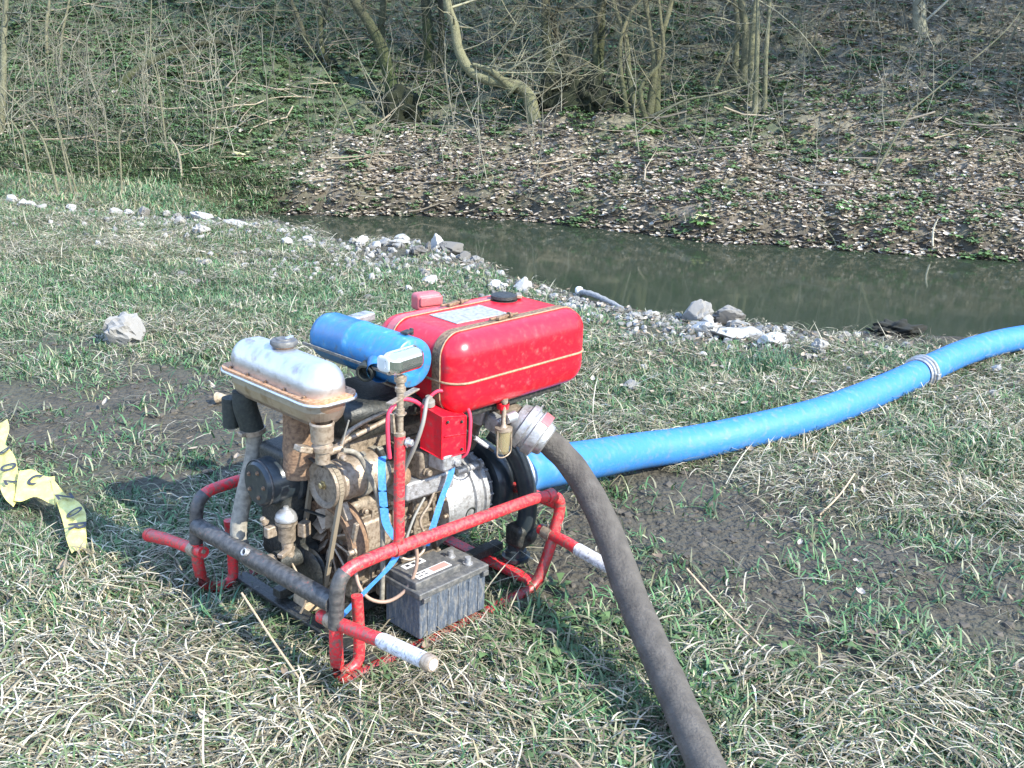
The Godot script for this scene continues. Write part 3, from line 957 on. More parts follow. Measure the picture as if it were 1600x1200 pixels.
	tree("bare_shrub", "two tall thin stems high up at the left of the wood", "shrub", [
		[V3(-6.32, 1.0, -14.58), V3(-6.33, 1.49, -14.69), V3(-6.30, 1.97, -14.85), V3(-6.28, 3.2, -15.1)],
		[V3(-5.81, 0.72, -13.69), V3(-5.79, 1.34, -13.84), V3(-5.71, 1.80, -13.99), V3(-5.70, 2.26, -14.14)]], [.026, .022], sh, 8, 1.0, 2)
	tree("bare_shrub", "bent grey sapling at the left end of the pond", "shrub", [
		[V3(-3.52, -0.13, -11.11), V3(-3.57, 0.26, -11.21), V3(-3.67, 0.42, -11.26)],
		[V3(-3.79, 0.05, -11.52), V3(-3.87, 0.68, -11.66), V3(-3.91, 1.01, -11.77)]], [.016, .011], Color(.26, .23, .18), 5, 0.5, 1)
	tree("bare_shrub", "forked thin sapling behind the white stones on the left rim", "shrub", [
		[V3(-3.81, -0.08, -10.16), V3(-3.83, 0.29, -10.25), V3(-3.85, 0.52, -10.33), V3(-3.77, 0.73, -10.39)],
		[V3(-4.36, 0.1, -11.64), V3(-4.23, 0.43, -11.70), V3(-4.12, 0.53, -11.74)]], [.010, .014], sh, 4, 0.5, 1)
	tree("bare_shrub", "slim sapling left of the leaning tree", "shrub", [
		[V3(-3.77, 0.05, -11.46), V3(-3.90, 0.94, -11.71), V3(-3.99, 1.25, -11.8), V3(-4.0, 1.9, -12.0)]], [.012], sh, 5, 0.6, 1)
	tree("bare_shrub", "thin pole leaning left in front of the leaning tree", "shrub", [
		[V3(-1.85, 0.22, -12.59), V3(-2.05, 0.68, -12.69), V3(-2.29, 1.07, -12.82), V3(-2.6, 1.5, -12.95)]], [.012], Color(.16, .16, .1), 3, 0.5, 1)
	tree("bare_shrub", "short forked twig standing at the water under the crooked tree", "shrub", [
		[V3(-0.69, -0.18, -11.61), V3(-0.67, 0.25, -11.70), V3(-0.79, 0.48, -11.74)]], [.009], sh, 3, 0.4, 1)
	tree("bare_shrub", "long arching branch at the right edge of the slope", "shrub", [
		[V3(3.72, 0.18, -11.37), V3(4.10, 0.89, -11.56), V3(4.23, 1.03, -11.60), V3(5.02, 1.70, -11.82), V3(5.28, 2.03, -11.92)],
		[V3(4.16, 0.04, -10.85), V3(4.23, 0.40, -10.92)]], [.013, .010], sh, 4, 0.7, 1)
	tree("bare_shrub", "crossing bare branches at the top right corner", "shrub", [
		[V3(5.76, 1.0, -13.59), V3(6.01, 1.74, -13.78), V3(6.23, 2.19, -13.93), V3(6.4, 2.9, -14.1)],
		[V3(5.64, 1.5, -14.9), V3(5.91, 1.49, -14.6), V3(6.78, 1.45, -14.4)]], [.018, .014], sh, 6, 0.9, 2)
	tree("bare_shrub", "pair of slender stems left of the pale trunk at the top right", "shrub", [
		[V3(3.89, 1.38, -15.01), V3(3.98, 1.88, -15.12), V3(4.11, 2.17, -15.21), V3(4.12, 2.66, -15.37)],
		[V3(4.48, 1.5, -15.25), V3(4.64, 1.99, -15.36), V3(4.9, 2.6, -15.5)]], [.016, .014], sh, 6, 0.9, 2)
	tree("dead_stick", "white dead stick standing out of the water at the far right", "stick", [[V3(3.97, -0.40, -9.94), V3(3.95, -0.10, -10.03), V3(3.99, 0.03, -10.06)]], [.013], Color(.5, .46, .4), 0, 0.1)
	tree("dead_stick", "thin brown stick leaning out of the pond's far edge", "stick", [[V3(3.1, -0.36, -10.05), V3(3.05, -0.2, -10.2), V3(2.82, 0.02, -10.35)]], [.009], sh, 0, 0.1)
	# fallen limbs
	tree("fallen_branch", "dark arched fallen limb at the upper left of the slope", "branch", [[V3(-5.0, 0.72, -13.3), V3(-4.75, 1.02, -13.5), V3(-4.4, 1.28, -14.3), V3(-4.0, 1.36, -14.6), V3(-3.7, 1.22, -14.5)]], [.05], Color(.05, .05, .03), 3, 0.7, 1, 0.7)
	tree("fallen_branch", "thin dark branch lying on the leaves right of the wood", "branch", [[V3(1.7, 0.15, -11.4), V3(2.2, 0.30, -11.42), V3(2.7, 0.27, -11.3), V3(3.1, 0.12, -11.0), V3(3.4, 0.10, -10.9)]], [.022], Color(.045, .042, .035), 3, 0.5, 1)
	tree("fallen_branch", "low pale branch reaching sideways from the hazel clump", "branch", [[V3(1.5, 0.68, -12.9), V3(1.9, 0.9, -12.8), V3(2.3, 1.0, -12.75), V3(2.75, 1.15, -12.8)]], [.016], pale, 4, 0.6, 1)
	# the wood goes on: bigger trees up the slope and right of the picture, whose bare crowns shade the slope
	var spots := [[-9.5, -15.5], [-6.5, -19.0], [-3.0, -18.5], [0.4, -19.5], [3.4, -18.2], [6.6, -19.5], [9.6, -15.6], [8.2, -11.6], [10.4, -9.6], [12.4, -11.8], [9.0, -13.4], [13.8, -9.2], [6.9, -13.0], [-8.2, -13.2], [15.5, -12.5], [11.6, -14.2]]
	var wood_places := ["high up at the far left behind the bank", "upslope behind the left shrubs", "upslope behind the leaning tree", "highest, behind the mossy stool", "upslope behind the pale clump", "highest, behind the far pale trunk", "at the right end of the slope, high", "at the right end, nearest the slope's middle", "beside the pond at the right, first", "beside the pond at the right, second", "right of the arching branch", "farthest right beside the pond", "just beyond the right edge of the leaves", "beyond the left pole tree", "farthest right on the slope", "at the right, behind the pond trees"]
	var protos := []
	for i in 3:
		protos.append(big_tree(i))
	for i in spots.size():
		var s: Array = spots[i]
		var o: Node3D = protos[i] if i < 3 else protos[i % 3].duplicate()
		if i >= 3:
			o.name = numbered("wood_tree")
			add_child(o, true)
		o.position = V3(s[0], ground(s[0], s[1]) - 0.1, s[1])
		o.rotation.y = i * 2.1
		var sc := 0.9 + 0.25 * sin(i * 3.7)
		o.scale = V3(sc, sc, sc)
		tag(o, "tall bare tree of the wood, %s" % wood_places[i], "tree", "tall trees of the wood")

func big_tree(k: int) -> Node3D:
	var o := thing("wood_tree", "", "tree")
	var mb := Mb.new()
	var pts := [V3(0, 0, 0), V3(rf(-.2, .2), 1.6, rf(-.2, .2)), V3(rf(-.4, .4), 3.4, rf(-.3, .3)), V3(rf(-.5, .5), 5.4, rf(-.4, .4)), V3(rf(-.6, .6), 8.0, rf(-.5, .5))]
	pts = smooth_path(pts, 4)
	var rad := []
	var cs := []
	for i in pts.size():
		var t := float(i) / (pts.size() - 1)
		rad.append(0.13 * (1.0 + 0.5 * exp(-t * 16.0)) * lerpf(1.0, 0.25, t))
		cs.append(Color(.10, .095, .065) * rf(0.8, 1.15))
	mb.tube(pts, rad, 10, true, cs)
	part("trunk", mb, M.bark, o)
	var cr := Mb.new()
	for b in 26:
		var t := rf(0.28, 0.98)
		var p: Vector3 = pts[int(t * (pts.size() - 1))]
		var d := V3(1, 0, 0).rotated(Vector3.UP, b * 2.4 + rf(-.4, .4)) + Vector3.UP * rf(0.15, 0.8)
		limb(cr, p, d, rf(1.8, 3.2) * (1.15 - t * 0.5), 0.045, 2, Color(.11, .10, .07))
	var count := 1300
	for i in count:
		var y := rf(2.4, 8.6)
		var rr := 2.6 * sqrt(rng.randf()) * (1.0 - absf(y - 5.0) / 6.5)
		var a := rf(0, TAU)
		var p := V3(cos(a) * rr, y, sin(a) * rr)
		var d := V3(cos(a) * 0.6 + rf(-.8, .8), rf(-.3, .9), sin(a) * 0.6 + rf(-.8, .8)).normalized()
		var l := rf(0.3, 0.75)
		var side := d.cross(V3(rf(-1, 1), rf(-1, 1), rf(-1, 1))).normalized()
		var c := Color(.12, .105, .07) * rf(0.7, 1.3)
		cr.ribbon([p, p + d * l * 0.5 + V3(0, rf(-.04, .04), 0), p + d * l], [0.016, 0.012, 0.004], [side, side, side], [c, c, c])
	tag(part("crown", cr, M.twig, o), "", "", "", "stuff")
	return o

# ---------------------------------------------------------------- stones
func lumpy(seed_: int, amount: float, sub: int, col := Color.WHITE) -> Mb:
	# a lump: cube-sphere pushed in and out by noise
	var f := FastNoiseLite.new()
	f.seed = seed_ * 77
	f.frequency = 0.9
	f.fractal_octaves = 3
	var mb := Mb.new()
	var k := sub * 3
	for face in 6:
		var ai := face / 2
		var sg := 1.0 if face % 2 == 0 else -1.0
		var first := mb.v.size()
		for i in k + 1:
			for j in k + 1:
				var p := Vector3.ZERO
				p[ai] = sg
				p[(ai + 1) % 3] = tan(PI / 4 * (-1.0 + 2.0 * i / k))
				p[(ai + 2) % 3] = tan(PI / 4 * (-1.0 + 2.0 * j / k))
				p = p.normalized()
				var q := p * (1.0 + amount * 1.6 * f.get_noise_3dv(p * 1.5))
				mb.vert(q, p, Vector2(i, j), col)
		for i in k + 1:
			for j in k + 1:
				var a := mb.v[first + mini(i + 1, k) * (k + 1) + j] - mb.v[first + maxi(i - 1, 0) * (k + 1) + j]
				var b := mb.v[first + i * (k + 1) + mini(j + 1, k)] - mb.v[first + i * (k + 1) + maxi(j - 1, 0)]
				var nn := a.cross(b).normalized()
				var p := mb.n[first + i * (k + 1) + j]
				mb.n[first + i * (k + 1) + j] = nn if nn.dot(p) > 0 else -nn
		for i in k:
			for j in k:
				var a := first + i * (k + 1) + j
				mb.tri(a, a + 1, a + k + 2); mb.tri(a, a + k + 2, a + k + 1)
	return mb

func stone_mesh(seed_: int, amount: float, cuts: int) -> ArrayMesh:
	# broken limestone: a lump with flat faces cut into it
	var mb := lumpy(seed_, amount, 3)
	var r := RandomNumberGenerator.new()
	r.seed = seed_ * 131 + 7
	for i in cuts * 3:
		var d := V3(r.randf_range(-1, 1), r.randf_range(-0.6, 1), r.randf_range(-1, 1)).normalized()
		var lim := r.randf_range(0.6, 0.95)
		for q in mb.v.size():
			var s := mb.v[q].dot(d)
			if s > lim:
				mb.v[q] -= d * (s - lim) * 0.92
	# flat shading from the cut surface
	var out := Mb.new()
	for i in range(0, mb.ix.size(), 3):
		var a := mb.v[mb.ix[i]]
		var b := mb.v[mb.ix[i + 1]]
		var c := mb.v[mb.ix[i + 2]]
		if (b - a).cross(c - a).length() > 1e-7:
			out.flat(a, b, c, a + b + c)
	return out.mesh()

func build_stones() -> void:
	# [x, z, width mm, height mm, whiteness %]
	var rim := [[-4.57,-9.52,92,63,100], [-4.35,-9.38,85,57,100], [-4.26,-9.08,66,44,100], [-4.15,-9.21,90,50,80], [-3.87,-8.97,76,55,100], [-3.76,-8.95,54,38,90], [-3.64,-9.08,50,44,70], [-3.47,-8.95,98,54,90], [-3.36,-9.13,78,50,100], [-3.23,-9.22,84,78,70], [-3.05,-9.01,55,55,90], [-2.91,-8.96,65,44,70], [-2.81,-9.40,114,57,100], [-2.68,-8.86,162,70,100], [-2.74,-8.67,74,53,80], [-2.42,-8.21,100,70,90], [-2.27,-8.43,175,31,90], [-2.10,-8.33,61,36,80]]
	var spit := [[-1.86,-8.26,71,40,90], [-1.71,-7.80,77,48,100], [-1.60,-8.01,69,49,100], [-1.27,-8.14,60,45,90], [-1.19,-8.05,79,54,100], [-1.18,-7.89,68,39,90], [-1.05,-7.81,67,57,100], [-1.00,-7.93,87,53,80], [-0.89,-8.12,89,79,100], [-0.88,-7.90,126,39,90], [-0.72,-7.55,121,65,55], [-0.61,-8.05,84,103,100], [-0.49,-7.86,144,106,60], [-0.67,-7.88,39,68,60], [-0.38,-7.65,85,56,60], [-0.29,-7.54,83,46,70]]
	var mid := [[-2.10,-6.98,86,39,70], [-2.13,-6.60,49,33,60], [-0.93,-6.68,33,58,100], [-0.55,-6.65,91,41,100], [-0.60,-6.87,59,42,70], [-0.13,-6.57,73,37,100], [-0.07,-6.55,37,32,100], [0.04,-6.55,89,69,100], [0.13,-7.08,74,70,60], [0.19,-6.98,52,30,60], [-0.10,-6.32,39,31,80], [0.25,-6.42,48,36,90]]
	var bank := [[0.35,-6.14,46,31,100], [0.62,-6.17,54,38,60], [0.70,-5.98,82,48,80], [0.81,-6.05,83,45,90], [1.07,-6.05,136,113,75], [1.12,-5.97,82,63,95], [1.26,-6.11,160,84,70], [1.05,-5.63,106,74,100], [1.20,-5.61,155,53,100], [1.31,-5.62,120,49,90], [1.38,-5.46,117,69,100], [1.45,-5.55,63,45,100], [1.27,-5.37,27,24,100], [1.34,-5.36,30,24,100], [1.29,-5.98,67,34,80], [1.35,-5.99,45,26,90], [1.40,-5.76,58,40,80], [1.49,-5.81,44,33,90], [1.61,-5.34,64,67,90], [1.51,-5.18,46,33,70], [0.97,-5.17,29,23,100], [0.64,-4.93,34,22,100], [0.85,-5.76,43,32,80], [0.94,-5.64,35,28,70], [2.07,-6.06,91,53,50], [2.16,-5.61,56,32,80], [2.43,-5.09,45,32,90], [2.24,-4.67,36,30,80], [1.02,-4.93,31,25,80], [0.54,-4.60,65,35,70]]
	var protos := []
	for i in 7:
		protos.append(stone_mesh(i + 1, 0.34, 3 if i % 2 else 2))
	var mats := {}
	for w in [50, 55, 60, 70, 75, 80, 90, 95, 100]:
		var m: StandardMaterial3D = M.stone.duplicate()
		var v := lerpf(0.10, 0.40, pow((w - 45) / 55.0, 1.4))
		m.albedo_color = L(v, v * lerpf(0.90, 0.98, w / 100.0), v * lerpf(0.78, 0.95, w / 100.0))
		mats[w] = m
	var words := ["first", "second", "third", "fourth", "fifth", "sixth", "seventh", "eighth", "ninth", "tenth", "eleventh", "twelfth", "thirteenth", "fourteenth", "fifteenth", "sixteenth", "seventeenth", "eighteenth", "nineteenth", "twentieth"]
	var sets := [[rim, "along the left rim"], [spit, "on the stony spit"], [mid, "behind the pump"], [bank, "on the right bank"]]
	var n := 0
	for st in sets:
		var list: Array = st[0]
		list.sort_custom(func(p, q): return p[0] / -p[1] < q[0] / -q[1])
		for i in list.size():
			var s: Array = list[i]
			var size_word := "little" if s[2] < 50 else "fair-sized" if s[2] < 100 else "large"
			var tone := "white" if s[4] >= 90 else "pale grey" if s[4] >= 70 else "brownish grey"
			var place := "%s from the left" % words[i] if i < list.size() * 0.6 or list.size() - i > 20 else "%s from the right" % words[list.size() - 1 - i] if i < list.size() - 1 else "rightmost"
			if i == 0:
				place = "leftmost"
			stone(s, "%s %s stone, %s %s" % [size_word, tone, place, st[1]], st[1], protos, mats, n)
			n += 1
	stone([-1.94, -5.17, 150, 135, 80], "big whitish rock lying alone in the grass left of the pump", "", [stone_mesh(23, 0.34, 1)], mats, 2)
	# gravel too small to pick apart
	var gx := []
	var gc := []
	for i in 1500:
		var p: Vector2
		var q := i % 5
		if q < 2:
			p = Vector2(rng.randfn(-0.75, 0.65), rng.randfn(-7.5, 0.5))
		elif q == 2:
			p = Vector2(rng.randfn(1.2, 0.4), rng.randfn(-5.8, 0.3))
		elif q == 3:
			p = Vector2(rng.randfn(0.45, 0.35), rng.randfn(-6.5, 0.35))
		else:
			p = Vector2(rng.randfn(-2.5, 0.8), rng.randfn(-8.5, 0.45))
		if p.y < near_shore(p.x) + 0.02:
			continue
		var s := rf(0.006, 0.026)
		gx.append(Transform3D(turn(rf(0, TAU), s, 1.2), V3(p.x, ground(p.x, p.y) + s * 0.4, p.y)))
		var v := rf(0.08, 0.33)
		gc.append(Color(v, v * 0.95, v * 0.88))
	scatter("gravel", stone_mesh(9, 0.25, 3), M.straw, gx, gc, "pale limestone gravel along the bank", "gravel")

func stone(s: Array, label: String, group: String, protos: Array, mats: Dictionary, n: int) -> void:
	var o := MeshInstance3D.new()
	o.name = numbered("stone")
	o.mesh = protos[n % protos.size()]
	o.material_override = mats[s[4]]
	var w: float = s[2] / 2000.0 * 1.3
	var h: float = s[3] / 2000.0 * 1.3
	var zz: float = s[1] + (0.16 * sin(n * 4.3) if n < 18 else 0.0)
	o.position = V3(s[0], ground(s[0], zz) + h * 0.62 + 0.006, zz)
	o.rotation = V3(sin(n * 2.3) * 0.2, n * 1.9, cos(n * 1.7) * 0.2)
	o.scale = V3(w, h, w * (0.75 + 0.3 * absf(sin(n * 5.1))))
	add_child(o, true)
	tag(o, label, "stone", ("stones " + group) if group else "")

# ---------------------------------------------------------------- the pump
func rot_to(d: Vector3) -> Basis:   # y axis along d
	var y := d.normalized()
	var x := y.cross(Vector3.FORWARD if absf(y.z) < 0.9 else Vector3.RIGHT).normalized()
	return Basis(x, y, x.cross(y))

func bolt(mb: Mb, at: Vector3, axis: Vector3, r: float, h: float) -> void:
	mb.lathe(at, axis, [[0.0, 0.0], [0.0, r * 1.45], [h * 0.25, r * 1.45], [h * 0.25, r], [h * 0.9, r], [h, r * 0.8], [h, 0.0]], 6)

func wire(called: String, pts: Array, r: float, m: Material, parent: Node, sides := 8) -> MeshInstance3D:
	var mb := Mb.new()
	mb.tube(smooth_path(pts, 5), r, sides)
	return part(called, mb, m, parent)

func strap_ribbon(called: String, pts: Array, w: float, across: Vector3, m: Material, parent: Node) -> void:
	var p := smooth_path(pts, 5)
	var mb := Mb.new()
	var ac := []
	for i in p.size():
		ac.append(across.rotated(Vector3.UP, sin(i * 0.2) * 0.12).normalized())
	mb.ribbon(p, w, ac)
	part(called, mb, m, parent)

func rrect(hx: float, hy: float, r: float, k := 5) -> Array:
	var out := []
	for q in 4:
		var cx := hx - r if q in [0, 3] else -(hx - r)
		var cy := hy - r if q in [0, 1] else -(hy - r)
		for i in k + 1:
			var a := PI / 2 * (q + float(i) / k)
			out.append(Vector2(cx + cos(a) * r, cy + sin(a) * r))
	return out

func build_pump() -> void:
	var o := thing("fire_pump", "portable motor fire pump in a red tube frame, with a red fuel tank on top", "fire pump", PUMP_AT, PUMP_YAW)
	pump_frame(o)
	pump_tanks(o)
	pump_engine(o)
	pump_water_side(o)
	pump_lamp_and_box(o)
	pump_cables(o)

func pump_frame(o: Node3D) -> void:
	for s in 2:
		var c := 0.0 if s == 0 else 0.61
		var sh := 0.0 if s == 0 else -0.012
		var loop := corners([P(0.35, 0.002, c), P(0.0, 0.004, c), P(-0.012 + sh, 0.1, c), P(0.0 + sh, 0.305, c), P(0.12, 0.31, c), P(0.70, 0.292, c), P(0.80, 0.262, c), P(0.757, 0.12, c), P(0.70, 0.006, c), P(0.35, 0.002, c)], 0.055, 6)
		var mb := Mb.new()
		var mud := []
		for q in loop:
			mud.append(Color(.42, .36, .33).lerp(Color.WHITE, smoothstep(0.03, 0.13, q.y + 0.02 * sin(q.x * 40.0))))
		mb.tube(loop, 0.0165, 14, true, mud)
		part("side_frame", mb, M.red_frame, o)
		# bare blackened sleeve at the front corner, clamp collars
		var sl := Mb.new()
		sl.tube(corners([P(-0.010 + sh, 0.165, c), P(0.0 + sh, 0.305, c), P(0.045, 0.3075, c)], 0.055, 6).slice(0, 6), 0.0185, 14)
		part("sleeve", sl, M.bare_tube, o)
		for x in [[0.183, 0.3065], [0.74, 0.281]]:
			var cl := Mb.new()
			cl.lathe(P(x[0] - 0.013, x[1] + 0.0008, c), V3(1, -0.03, 0), [[0, 0.0165], [0, 0.0195], [0.026, 0.0195], [0.026, 0.0165]], 16)
			part("collar", cl, M.red_frame, o)
		# inner post of the front foot
		var ip := Mb.new()
		ip.tube(corners([P(0.02, 0.016, c + (0.018 if s == 0 else -0.018)), P(0.075, 0.02, c + (0.02 if s == 0 else -0.02)), P(0.075, 0.12, c + (0.02 if s == 0 else -0.02)), P(0.07, 0.21, c + (0.02 if s == 0 else -0.02))], 0.03, 4), 0.0145, 12)
		part("inner_post", ip, M.red_frame, o)
	var cb := Mb.new()
	cb.tube([P(-0.006, 0.222, 0.012), P(-0.022, 0.218, 0.598)], 0.0245, 18)
	var bar := part("front_crossbar", cb, M.bare_tube, o)
	var ey := Mb.new()
	ey.lathe(P(-0.020, 0.232, 0.345), V3(-0.85, 0.5, 0), [[0.0, 0.011], [0.02, 0.011], [0.022, 0.009], [0.020, 0.006], [0.0, 0.006]], 14)
	part("eyelet", ey, M.aluminium, bar)
	var rb := Mb.new()
	rb.tube([P(0.79, 0.235, 0.012), P(0.79, 0.235, 0.598)], 0.0165, 14)
	part("rear_crossbar", rb, M.red_frame, o)
	for a in [0.10, 0.69]:
		var fb := Mb.new()
		fb.box(P(a, 0.026, 0.305), V3(0.042, 0.012, 0.60), Basis(), 0.003)
		part("floor_bar", fb, M.dark_iron if a < 0.3 else M.red_frame, o)
	for c in [0.20, 0.40]:
		var er := Mb.new()
		er.box(P(0.42, 0.052, c), V3(0.66, 0.026, 0.035), Basis(), 0.003)
		part("engine_rail", er, M.dark_iron, o)
	# folding carrying handles: bracket, red arm, pale grip
	handle(o, P(-0.002, 0.162, 0.07), P(0.0, 0.186, -0.10), P(0.0, 0.197, -0.155), P(0.0, 0.217, -0.335), true)
	handle(o, P(0.765, 0.152, 0.05), P(0.755, 0.152, -0.06), P(0.752, 0.149, -0.10), P(0.75, 0.134, -0.26), true)
	handle(o, P(-0.024, 0.150, 0.57), P(-0.022, 0.120, 0.74), P(-0.021, 0.112, 0.78), P(-0.02, 0.086, 0.885), false)
	handle(o, P(0.765, 0.152, 0.56), P(0.755, 0.145, 0.68), P(0.752, 0.142, 0.72), P(0.75, 0.13, 0.87), true)

func handle(o: Node3D, a: Vector3, b: Vector3, c: Vector3, d: Vector3, grip: bool) -> void:
	var mb := Mb.new()
	mb.tube([a, b, c], 0.0165, 14)
	var h := part("carrying_handle", mb, M.red_frame, o)
	var g := Mb.new()
	g.tube([c, c.lerp(d, 0.06), c.lerp(d, 0.9), c.lerp(d, 0.97), d], [0.0165, 0.0185, 0.0185, 0.0165, 0.012], 16)
	part("grip", g, M.grip if grip else M.red_frame, h)
	var e := Mb.new()
	var dir := (d - c).normalized()
	e.lathe(c.lerp(d, 0.86), dir, [[0, 0.0187], [0.0, 0.0198], [0.02, 0.0198], [0.024, 0.0165], [0.024, 0.0]], 16)
	part("end_cap", e, M.tan_metal if grip else M.red_frame, h)
	var k := Mb.new()
	var p := a.lerp(c, 0.22)
	k.lathe(p - dir * 0.016, dir, [[0, 0.0165], [0.0, 0.021], [0.032, 0.021], [0.032, 0.0165]], 14)
	bolt(k, p + V3(0, 0.014, 0), Vector3.UP, 0.006, 0.016)
	bolt(k, p - dir * 0.03, -dir, 0.007, 0.02)
	part("clamp", k, M.tan_metal, h)

func pump_tanks(o: Node3D) -> void:
	# silver header tank lying across the front: rounded cover, rusty flange, tapering pan
	var half_c := 0.205
	var mid_c := 0.305
	var cover := Mb.new()
	var ce := P(0.083, 0.693, mid_c)
	var stain := func(q: Vector3) -> Color:
		var near_cap := exp(-pow((q.z + 0.03) / 0.045, 2.0)) * smoothstep(-0.07, 0.0, q.x + 0.03)
		var low := 1.0 - smoothstep(0.0, 0.03, q.y)
		var k := clampf(near_cap * 0.9 + low * 0.75, 0, 1)
		return Color(1, 1, 1).lerp(Color(.95, .52, .27), k)
	cover.rbox(ce, V3(0.058, 0.072, half_c - 0.010), V3(0.046, 0.056, 0.058), Basis(), 6, stain)
	var cv := part("header_tank", cover, M.bright_metal, o)
	var rim := Mb.new()
	var loop := rrect(0.073, half_c + 0.004, 0.044, 6)
	var top := []
	for q in loop:
		top.append(P(0.083 + q.x, 0.0, mid_c + q.y))
	for i in top.size():
		var a: Vector3 = top[i]
		var b: Vector3 = top[(i + 1) % top.size()]
		var cen := P(0.083, 0, mid_c)
		var y0 := V3(0, 0.683, 0)
		var y1 := V3(0, 0.692, 0)
		var out := (a + b) / 2 - cen
		rim.quad(a + y0, b + y0, b + y1, a + y1, out)
		rim.quad(a + y1, b + y1, cen + (b - cen) * 0.72 + y1, cen + (a - cen) * 0.72 + y1, Vector3.UP)
		rim.quad(a + y0, b + y0, cen + (b - cen) * 0.72 + y0, cen + (a - cen) * 0.72 + y0, Vector3.DOWN)
	part("flange", rim, M.rusty_rim, cv)
	var lip := Mb.new()
	var lp := []
	for i in top.size() + 1:
		lp.append(top[i % top.size()] + V3(0, 0.682, 0))
	lip.tube(lp, 0.0042, 8, false)
	part("flange_bead", lip, M.bright_metal, cv)
	for k in 10:
		var z: float = mid_c - half_c + 0.05 + (k / 2) * 0.078
		var bm := Mb.new()
		bolt(bm, P(0.083 + (0.058 if k % 2 else -0.060), 0.692, z), Vector3.UP, 0.0042, 0.006)
		part("flange_bolt", bm, M.rust, cv)
	var pan := Mb.new()
	var prev := []
	for row in [[0.682, 1.0], [0.655, 0.95], [0.632, 0.86], [0.619, 0.70], [0.617, 0.0]]:
		var ring := []
		for q in rrect(0.060, half_c - 0.012, 0.045, 6):
			ring.append(P(0.083 + q.x * row[1], row[0], mid_c + q.y * (1.0 - (1.0 - row[1]) * 0.35)) if row[1] > 0 else P(0.083, row[0], mid_c + q.y * 0.6))
		if prev:
			for i in ring.size():
				var j := (i + 1) % ring.size()
				var g: Vector3 = (ring[i] + prev[i]) / 2 - P(0.083, 0.72, mid_c)
				pan.quad(prev[i], prev[j], ring[j], ring[i], g + V3(0, -0.02, 0), Color(.85, .76, .68) if row[0] > 0.64 else Color(.8, .64, .5))
		prev = ring
	part("pan", pan, M.bright_metal, cv)
	var cap := Mb.new()
	cap.lathe(P(0.092, 0.752, 0.325), Vector3.UP, [[0.0, 0.024], [0.018, 0.022], [0.018, 0.0]], 20)
	part("filler_neck", cap, M.rusty_rim, cv)
	cap = Mb.new()
	cap.lathe(P(0.092, 0.770, 0.325), Vector3.UP, [[0.0, 0.0], [0.0, 0.031], [0.004, 0.034], [0.010, 0.034], [0.014, 0.031], [0.015, 0.02], [0.018, 0.018], [0.018, 0.0]], 24)
	part("filler_cap", cap, M.battery_lid, cv)
	cap = Mb.new()
	cap.box(P(0.108, 0.786, 0.325), V3(0.03, 0.006, 0.011), Basis(Vector3.UP, 0.5), 0.002)
	part("cap_lever", cap, M.bright_metal, cv)
	# blue air cleaner
	var ax := V3(0, 0, -1)
	var bl := Mb.new()
	bl.lathe(P(0.316, 0.732, 0.098), ax, [[0.012, 0.0], [0.012, 0.030], [0.0, 0.034], [0.0, 0.056], [0.004, 0.062], [0.012, 0.064], [0.20, 0.064], [0.203, 0.0655], [0.216, 0.0655], [0.219, 0.064], [0.33, 0.064], [0.352, 0.059], [0.372, 0.04], [0.378, 0.0]], 36)
	var bc := part("air_cleaner", bl, M.blue_paint, o)
	var seam := Mb.new()
	seam.box(P(0.248, 0.716, 0.29), V3(0.004, 0.008, 0.36), Basis(), 0.001)
	part("seam_strip", seam, M.grey_rubber, bc)
	var inl := Mb.new()
	inl.lathe(P(0.262, 0.706, 0.205), V3(-0.8, -0.15, 0.45), [[0.0, 0.024], [0.032, 0.024], [0.034, 0.022], [0.034, 0.017], [0.012, 0.015], [0.012, 0.0]], 20)
	part("air_inlet", inl, M.black_rubber, bc)
	var cone := Mb.new()
	cone.lathe(P(0.300, 0.722, 0.185), V3(-0.7, -0.2, 0.4), [[0.0, 0.05], [0.05, 0.034], [0.062, 0.028]], 20)
	part("inlet_cone", cone, M.blue_paint, bc)
	var lt := Mb.new()
	lt.box(P(0.330, 0.802, 0.14), V3(0.03, 0.006, 0.022), Basis(Vector3.UP, 0.3), 0.002)
	lt.box(P(0.358, 0.795, 0.155), V3(0.008, 0.018, 0.010), Basis(), 0.002)
	part("latch", lt, M.dark_iron, bc)
	# red fuel tank: shell, seam, straps, plate, filler cap
	var tc := P(0.660, 0.682, 0.200)
	var hf := V3(0.264, 0.109, 0.168)
	var sh := Mb.new()
	sh.rbox(tc, hf, V3(0.066, 0.060, 0.050), Basis(), 7)
	var tank := part("fuel_tank", sh, M.red_paint, o)
	var sm := Mb.new()
	var ring := rrect(hf.x + 0.001, hf.z + 0.001, 0.058, 8)
	var pr := []
	for i in ring.size() + 1:
		var q: Vector2 = ring[i % ring.size()]
		pr.append(tc + V3(q.x, -0.012, q.y))
	sm.tube(pr, 0.0033, 8, false)
	part("tank_seam", sm, M.seam_tan, tank)
	for c in [0.103, 0.295]:
		var st := Mb.new()
		var r2 := rrect(hf.x + 0.002, hf.y + 0.002, 0.0635, 8)
		for i in r2.size():
			var q: Vector2 = r2[i]
			var w: Vector2 = r2[(i + 1) % r2.size()]
			var p0 := P(0.660, 0.682, c)
			var e := V3(0, 0, 0.0145)
			st.quad(p0 + V3(q.x, q.y, 0) - e, p0 + V3(w.x, w.y, 0) - e, p0 + V3(w.x, w.y, 0) + e, p0 + V3(q.x, q.y, 0) + e, V3(q.x, q.y, 0))
		var sp := part("tank_strap", st, M.faded_red if c > 0.2 else M.rust, tank)
		var ed := Mb.new()
		var ep := []
